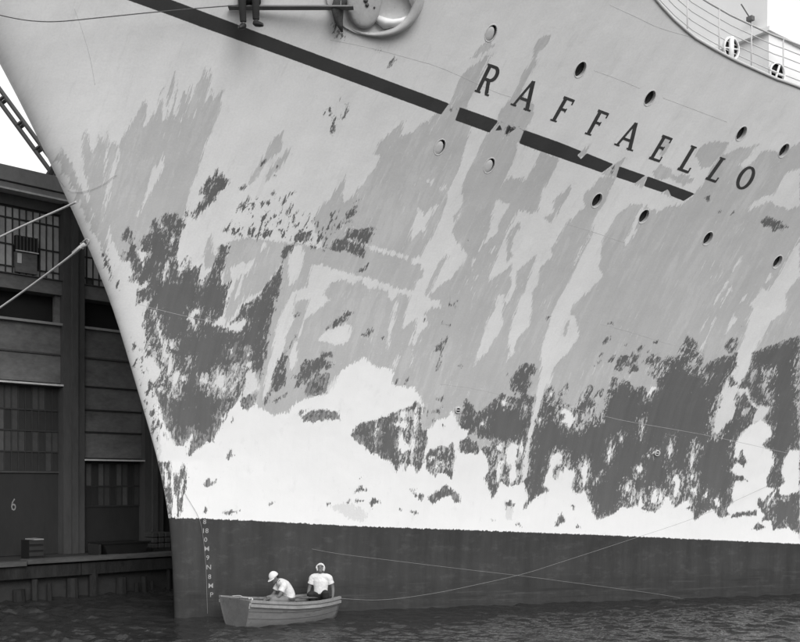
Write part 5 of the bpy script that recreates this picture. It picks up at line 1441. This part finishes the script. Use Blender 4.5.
def hand(bm, wrist, fwd, side, up, sgn):
    """palm and five unequal, slightly curled fingers; fwd points to the fingertips, side to the thumb"""
    w = Vector(wrist); fwd = Vector(fwd).normalized(); side = (Vector(side) - fwd * Vector(side).dot(fwd)).normalized(); up = fwd.cross(side) * sgn
    add_tube(bm, [w, w + fwd * .04, w + fwd * .088], [(.028, .018), (.042, .018), (.040, .016)], 10)
    for i, L in enumerate((.072, .080, .074, .058)):
        b0 = w + fwd * .082 + side * (.031 - .0205 * i)
        add_tube(bm, [b0, b0 + fwd * L * .5 - up * .004, b0 + fwd * L * .82 - up * .022, b0 + fwd * L * .95 - up * .042], [.0095, .009, .0085, .007], 8)
    t0 = w + fwd * .028 + side * .034
    add_tube(bm, [t0, t0 + fwd * .03 + side * .026 - up * .008, t0 + fwd * .058 + side * .032 - up * .02], [.012, .0105, .008], 8)

def head(bm, c, R):
    """R maps head axes (x face, y left, z crown)"""
    c = Vector(c)
    ball(bm, c, (.098, .078, .118), R)
    ball(bm, c + R @ Vector((.018, 0, -.062)), (.072, .060, .060), R)        # jaw
    ball(bm, c + R @ Vector((.078, 0, -.098)), (.022, .026, .018), R)        # chin
    add_tube(bm, [c + R @ Vector((.088, 0, .012)), c + R @ Vector((.108, 0, -.022)), c + R @ Vector((.098, 0, -.034))], [.010, .016, .013], 8)   # nose
    add_tube(bm, [c + R @ Vector((.084, -.045, .026)), c + R @ Vector((.094, 0, .028)), c + R @ Vector((.084, .045, .026))], .011, 8)           # brow
    add_tube(bm, [c + R @ Vector((.086, -.024, -.062)), c + R @ Vector((.096, 0, -.061)), c + R @ Vector((.086, .024, -.062))], .008, 8)         # lips
    for s_ in (-1, 1): ball(bm, c + R @ Vector((-.005, .078 * s_, -.012)), (.018, .010, .030), R, 8)     # ears

def rot_head(yaw, pitch):
    return (Matrix.Rotation(yaw, 3, 'Z') @ Matrix.Rotation(-pitch, 3, 'Y'))

def face_bits(parent, c, R):
    for s_ in (-1, 1):
        bm = bmesh.new(); ball(bm, Vector(c) + R @ Vector((.088, .033 * s_, .006)), (.008, .013, .008), R, 8)
        obj_bm('eye', bm, M['hair'], parent, True)

# --- rowing boat
BP = Vector((-3.54, 21.65, 0)); be1 = Vector((.744, .665, 0)).normalized(); be2 = Vector((be1.y, -be1.x, 0))
BRZ = math.atan2(be1.y, be1.x)
boat = empty('rowing_boat', tuple(BP), BRZ)          # local x to the far end, y to the off side
tag(boat, 'small weathered grey wooden rowing boat carrying two men beside the hull', 'boat')
BL = 2.50
def bsec(u):
    """half width at gunwale, at bilge, sheer height, bottom"""
    hw = np.interp(u, [0, .15, .4, .65, .85, 1], [.60, .64, .68, .65, .57, .42])
    sh = np.interp(u, [0, .2, .45, .7, 1], [.50, .435, .365, .345, .37])
    bt = np.interp(u, [0, .3, .7, 1], [-.22, -.28, -.27, -.18])
    return float(hw), float(sh), float(bt)
def bpt(u, v):
    """v from -1 (near gunwale) through 0 (keel) to +1"""
    hw, sh, bt = bsec(u)
    a = abs(v); sg = 1 if v > 0 else -1
    y = hw * (a ** .55) * (.80 + .20 * a); z = bt + (sh - bt) * (a ** 2.6)
    return Vector((u * BL - .05 * a * (1 - u) + .03 * u * a, sg * y, z))
bm = bmesh.new()
NU, NV = 24, 24
grid = [[bm.verts.new(bpt(i / NU, -1 + 2 * j / NV)) for j in range(NV + 1)] for i in range(NU + 1)]
for i in range(NU):
    for j in range(NV): bm.faces.new((grid[i][j], grid[i + 1][j], grid[i + 1][j + 1], grid[i][j + 1]))
bh = obj_bm('hull', bm, [M['boat_paint'], M['boat_inside']], boat, True)
md = bh.modifiers.new('planking', 'SOLIDIFY'); md.thickness = .022; md.offset = 0; md.material_offset = 0
for u_e, nm in ((0, 'transom'), (1, 'bow_board')):
    bm = bmesh.new()
    e0 = [bm.verts.new(bpt(u_e, -1 + 2 * j / NV) + Vector((-.012 if u_e == 0 else .012, 0, 0))) for j in range(NV + 1)]
    e1_ = [bm.verts.new(bpt(u_e, -1 + 2 * j / NV) + Vector((.02 if u_e == 0 else -.02, 0, 0))) for j in range(NV + 1)]
    bm.faces.new(e0); bm.faces.new(e1_[::-1])
    for j in range(NV): bm.faces.new((e0[j], e0[j + 1], e1_[j + 1], e1_[j]))
    bm.faces.new((e0[-1], e0[0], e1_[0], e1_[-1]))
    obj_bm(nm, bm, M['boat_transom'], boat)
for sg in (-1, 1):
    bm = bmesh.new(); rr = []
    for i in range(NU + 1):
        p = bpt(i / NU, sg); rr.append([bm.verts.new(p + Vector(q_)) for q_ in ((0, .035 * sg, -.035), (0, .035 * sg, .022), (0, -.045 * sg, .022), (0, -.045 * sg, -.02))])
    for a, b in zip(rr, rr[1:]):
        for j in range(4): bm.faces.new((a[j], a[(j + 1) % 4], b[(j + 1) % 4], b[j]))
    bm.faces.new(rr[0]); bm.faces.new(rr[-1][::-1])
    obj_bm('gunwale', bm, M['boat_rail'], boat)
    bm = bmesh.new(); rr = []
    for i in range(NU + 1):
        p = bpt(i / NU, sg) + Vector((0, .006 * sg, -.105)); rr.append([bm.verts.new(p + Vector(q_)) for q_ in ((0, -.03 * sg, .05), (0, .028 * sg, .045), (0, .032 * sg, -.02), (0, -.04 * sg, -.03))])
    for a, b in zip(rr, rr[1:]):
        for j in range(4): bm.faces.new((a[j], a[(j + 1) % 4], b[(j + 1) % 4], b[j]))
    bm.faces.new(rr[0]); bm.faces.new(rr[-1][::-1])
    obj_bm('rubbing_strake', bm, M['boat_rail'], boat)
    for vv_ in (.86, .74):
        bm = bmesh.new(); add_tube(bm, [bpt(i / NU, sg * vv_) + Vector((0, .010 * sg, 0)) for i in range(NU + 1)], .0075, 5)
        obj_bm('plank_lap', bm, M['boat_inside'], boat)
for u0 in (.10, .46, .83):
    hw, sh, bt = bsec(u0)
    bm = bmesh.new(); add_box(bm, (u0 * BL, 0, sh - .125), (.24, hw * 1.86, .03))
    obj_bm('thwart', bm, M['thwart'], boat)
for u0 in (.2, .5, .64, .9):
    bm = bmesh.new()
    pts_ = [bpt(u0, -1 + 2 * j / 16) * 1.0 + Vector((0, 0, .02)) for j in range(17)]
    add_tube(bm, [Vector((p.x, p.y * .965, p.z)) for p in pts_], .016, 6)
    obj_bm('frame', bm, M['boat_inside'], boat)
bm = bmesh.new(); add_box(bm, (BL * .5, 0, -.02), (BL * .8, .7, .02)); obj_bm('bottom_boards', bm, M['boat_inside'], boat)
for k_, (x0, y0, x1, y1) in enumerate(((1.35, -.42, 2.2, -.1), (1.42, -.34, 2.3, .05))):
    bm = bmesh.new(); add_tube(bm, [(x0, y0, .44), (x1, y1, .36)], .018, 7); 
    o_ = obj_bm('oar', bm, M['thwart'], None)
    o_.matrix_world = Matrix.Translation(BP) @ Matrix.Rotation(BRZ, 4, 'Z')
    bm2 = bmesh.new(); add_box(bm2, (0, 0, 0), (.42, .11, .014), Matrix.Translation(((x0 - .1), y0 - .03, .445)) @ Matrix.Rotation(.3, 4, 'Z')); 
    obj_bm('blade', bm2, M['thwart'], o_)
    tag(o_, ['wooden oar lying across the boat nearest the bending man', 'wooden oar lying across the boat under the other oar'][k_], 'oar', 'oars in the rowing boat')
bm = bmesh.new()
add_tube(bm, catmull([(.02, -.45, .53), (.06, -.52, .54), (.0, -.60, .50), (-.04, -.58, .40), (-.03, -.54, .33), (-.04, -.57, .36), (-.05, -.61, .44)], 6), .017, 7)
add_tube(bm, catmull([(.02, .2, .53), (.05, -.05, .555), (.02, -.25, .54), (.03, -.47, .545)], 6), .014, 7)
o_ = obj_bm('rope_coil', bm, M['rope'], None, True); o_.matrix_world = Matrix.Translation(BP) @ Matrix.Rotation(BRZ, 4, 'Z')
tag(o_, 'frayed pale rope hanging over the corner of the boat transom', 'rope')

def person(name, loc, rz, label, J, head_R, trousers, hat, sleeves=True):
    root = empty(name, loc, rz)
    tag(root, label, 'person')
    V = {k_: Vector(v_) for k_, v_ in J.items()}
    for k_ in list(V):
        pass
    def g(nm, s_): return V[nm + ('_l' if s_ > 0 else '_r')]
    def body(bm):
        limb(bm, [V['pelvis'], V['waist'], V['chest'], V['neck']], [.125, .115, .12, .055])
        limb(bm, [V['neck'] - (V['headc'] - V['neck']) * .4, V['neck'], V['headc']], [.062, .056, .052])
        head(bm, V['headc'], head_R)
        for s_ in (-1, 1):
            limb(bm, [V['neck'].lerp(g('shoulder', s_), .25), g('shoulder', s_), g('elbow', s_), g('wrist', s_)], [.06, .056, .040, .026])
            w_ = g('wrist', s_); f_ = w_ - g('elbow', s_)
            hd = V.get('hand_dir_l' if s_ > 0 else 'hand_dir_r', f_)
            sd = V.get('thumb_l' if s_ > 0 else 'thumb_r', Vector((0, -s_, .2)))
            hand(bm, w_, hd, sd, None, s_)
            limb(bm, [V['pelvis'].lerp(g('hip', s_), .5), g('hip', s_), g('knee', s_), g('ankle', s_)], [.10, .085, .056, .038])
            limb(bm, [g('ankle', s_), g('toe', s_)], [.042, .03])
    b_ = remeshed('body', body, M['skin'], root, .008, 3)
    def shirt(bm):
        ch = V['chest']
        add_tube(bm, catmull([V['pelvis'] + (V['waist'] - V['pelvis']) * .25, V['waist'], ch, ch.lerp(V['neck'], .98)], 4),
                 [(a, b2) for a, b2 in zip(np.interp(np.linspace(0, 3, 13), [0, 1, 2, 3], [.165, .162, .180, .090]), np.interp(np.linspace(0, 3, 13), [0, 1, 2, 3], [.135, .130, .138, .075]))], 16)
        for s_ in (-1, 1):
            e_ = g('shoulder', s_).lerp(g('elbow', s_), .62)
            limb(bm, [ch.lerp(V['neck'], .75), g('shoulder', s_), g('shoulder', s_).lerp(e_, .5), e_], [.085, .078, .074, .080])
    remeshed('shirt', shirt, M['shirt'], root, .011, 5)
    def trous(bm):
        add_tube(bm, catmull([V['pelvis'] + (V['pelvis'] - V['waist']) * .45, V['pelvis'], V['pelvis'].lerp(V['waist'], .55)], 4), [(.15, .12)] * 3 + [(.168, .135)] * 3 + [(.155, .125)] * 3, 14)
        for s_ in (-1, 1):
            limb(bm, [V['pelvis'].lerp(g('hip', s_), .4), g('hip', s_), g('knee', s_), g('knee', s_).lerp(g('ankle', s_), .9)], [.12, .105, .078, .066])
    remeshed('trousers', trous, trousers, root, .011, 4)
    for s_ in (-1, 1):
        def shoe(bm, s_=s_):
            a = g('ankle', s_); t_ = g('toe', s_)
            add_tube(bm, [a - (t_ - a) * .35 + Vector((0, 0, -.02)), a + Vector((0, 0, -.02)), a.lerp(t_, .55) + Vector((0, 0, -.012)), t_], [(.045, .046), (.058, .066), (.058, .052), (.042, .034)], 10)
        remeshed('shoe', shoe, M['leather'], root, .009, 3)
    c = V['headc']; R = head_R
    face_bits(b_, c, R)
    bm = bmesh.new()
    if hat == 'cap':
        rows = []
        for i in range(8):
            th = math.radians(92 - 92 * i / 7.2)
            rows.append([bm.verts.new(c + R @ (Vector((-.004, 0, .022)) + Vector((.114 * math.sin(th) * math.cos(2 * math.pi * k_ / 20), .098 * math.sin(th) * math.sin(2 * math.pi * k_ / 20), .125 * math.cos(th))))) for k_ in range(20)])
        for a, b in zip(rows, rows[1:]):
            for k_ in range(20): bm.faces.new((a[k_], a[(k_ + 1) % 20], b[(k_ + 1) % 20], b[k_]))
        bm.faces.new(rows[-1])
        cp = obj_bm('cap', bm, M['cap'], root, True); md = cp.modifiers.new('t', 'SOLIDIFY'); md.thickness = .006
        bm = bmesh.new()
        in_, ou = [], []
        for k_ in range(-6, 7):
            a = k_ / 6 * math.radians(78)
            in_.append(bm.verts.new(c + R @ Vector((.110 * math.cos(a), .097 * math.sin(a), .024))))
            ou.append(bm.verts.new(c + R @ Vector((.110 * math.cos(a) + .062 * math.cos(a * .8), .104 * math.sin(a), .010))))
        for i in range(12): bm.faces.new((in_[i], in_[i + 1], ou[i + 1], ou[i]))
        br = obj_bm('brim', bm, M['cap'], cp); md = br.modifiers.new('t', 'SOLIDIFY'); md.thickness = .006
    elif hat == 'scarf':
        def scarf(bm):
            rows = []
            for i in range(12):
                th = math.pi * (.02 + .70 * i / 11)
                rr = []
                for k_ in range(24):
                    a = math.radians(48) + (2 * math.pi - math.radians(96)) * k_ / 23 if i > 5 else 2 * math.pi * k_ / 23.0
                    rr.append(bm.verts.new(c + R @ Vector((.114 * math.sin(th) * math.cos(a) - .004, .104 * math.sin(th) * math.sin(a), .124 * math.cos(th) + .006))))
                rows.append(rr)
            for a, b in zip(rows, rows[1:]):
                for k_ in range(23): bm.faces.new((a[k_], a[k_ + 1], b[k_ + 1], b[k_]))
            bm.faces.new(rows[0])
        scarf(bm)
        sc_ = obj_bm('head_scarf', bm, M['cap'], root, True); md = sc_.modifiers.new('t', 'SOLIDIFY'); md.thickness = .014
        bm = bmesh.new()
        add_tube(bm, [c + R @ Vector((.062 + .030 * math.cos(a), .090 * math.sin(a), .004 + .062 * math.cos(a))) for a in np.linspace(-2.0, 2.0, 20)], .014, 8)
        obj_bm('scarf_roll', bm, M['cap'], sc_, True)
    if hat == 'cap':
        bm = bmesh.new(); ball(bm, c + R @ Vector((-.014, 0, .012)), (.092, .082, .108), R)
        obj_bm('hair', bm, M['hair'], b_, True)
    return root

def yaw_to(dx, dy): return math.atan2(dy, dx)
person('person', (-2.48, 22.31, .28), yaw_to(-.90, -.42), 'man in white shirt and cap bending forward over his knees in the boat',
       dict(pelvis=(0, 0, .11), waist=(.0, 0, .26), chest=(.12, 0, .44), neck=(.245, 0, .545), headc=(.335, -.01, .625),
            shoulder_l=(.17, .175, .47), shoulder_r=(.17, -.175, .47), elbow_l=(.30, .215, .23), elbow_r=(.29, -.21, .23),
            wrist_l=(.46, .08, .17), wrist_r=(.47, -.07, .16), hand_dir_l=(.6, -.5, -.3), hand_dir_r=(.6, .5, -.3), thumb_l=(.3, -.2, .8), thumb_r=(.3, .2, .8),
            hip_l=(.03, .09, .10), hip_r=(.03, -.09, .10), knee_l=(.42, .17, .15), knee_r=(.42, -.15, .14), ankle_l=(.40, .15, -.22), ankle_r=(.44, -.13, -.22),
            toe_l=(.58, .18, -.26), toe_r=(.62, -.15, -.26)),
       rot_head(0.05, -.62), M['trousers_light'], 'cap')
person('person', (-1.83, 23.05, .29), yaw_to(-.15, -.98), 'man in white shirt and head scarf sitting upright in the boat gazing upward',
       dict(pelvis=(0, 0, .10), waist=(-.02, 0, .26), chest=(-.02, 0, .45), neck=(-.02, 0, .60), headc=(.0, 0, .74),
            shoulder_l=(-.02, .185, .53), shoulder_r=(-.02, -.185, .53), elbow_l=(-.06, .275, .29), elbow_r=(-.02, -.27, .28),
            wrist_l=(.04, .29, .07), wrist_r=(.08, -.29, .07), hand_dir_l=(.35, .05, -.9), hand_dir_r=(.35, -.05, -.9), thumb_l=(.9, -.2, .2), thumb_r=(.9, .2, .2),
            hip_l=(.04, .09, .09), hip_r=(.04, -.09, .09), knee_l=(.32, .19, .20), knee_r=(.32, -.17, .17), ankle_l=(.08, .13, -.14), ankle_r=(.06, -.12, -.14),
            toe_l=(.22, .14, -.17), toe_r=(.20, -.14, -.17)),
       rot_head(0.12, .42), M['trousers_dark'], 'scarf')

# --- painter's stage hung over the bow, with a man sitting on it
ST_A, ST_B = Vector((-3.264, 19.9, 12.462)), Vector((-1.075, 19.9, 12.456))
stage = empty('staging_plank', tuple(ST_A))
tag(stage, 'narrow wooden staging plank slung over the bow beside the anchor', 'plank')
bm = bmesh.new()
d_ = (ST_B - ST_A); L_ = d_.length
SRZ = math.atan2(d_.y, d_.x)
SM = Matrix.Rotation(SRZ, 4, 'Z')
add_box(bm, (L_ / 2, 0, .0), (L_ + .3, .16, .028), SM)
obj_bm('board', bm, M['plank'], stage)
for x in (.05, L_ - .1):
    pass
    for y in (-.07, .07):
        bm = bmesh.new(); add_tube(bm, [SM @ Vector((x, y, .012)), SM @ Vector((x, y * .4 + .1, 2.2)), SM @ Vector((x, .3, 3.6))], .011, 6); obj_bm('sling_rope', bm, M['rope'], stage, True)
sl_ = ST_A + SM @ Vector((.31, 0, .0175))
person('person', tuple(sl_ + Vector((0, 0, -.005))), SRZ - math.pi / 2, 'man in dark trousers sitting on the staging plank with his legs dangling',
       dict(pelvis=(-.05, 0, .11), waist=(-.05, 0, .27), chest=(-.02, 0, .46), neck=(.02, 0, .60), headc=(.05, 0, .74),
            shoulder_l=(-.0, .185, .53), shoulder_r=(-.0, -.185, .53), elbow_l=(.05, .26, .29), elbow_r=(.05, -.26, .29),
            wrist_l=(.22, .2, .2), wrist_r=(.22, -.2, .2), hip_l=(.02, .09, .10), hip_r=(.02, -.09, .10),
            knee_l=(.34, .13, .03), knee_r=(.34, -.13, .03), ankle_l=(.27, .13, -.43), ankle_r=(.27, -.12, -.48), toe_l=(.31, .27, -.50), toe_r=(.33, -.20, -.57)),
       rot_head(0, -.1), M['trousers_dark'], 'cap')
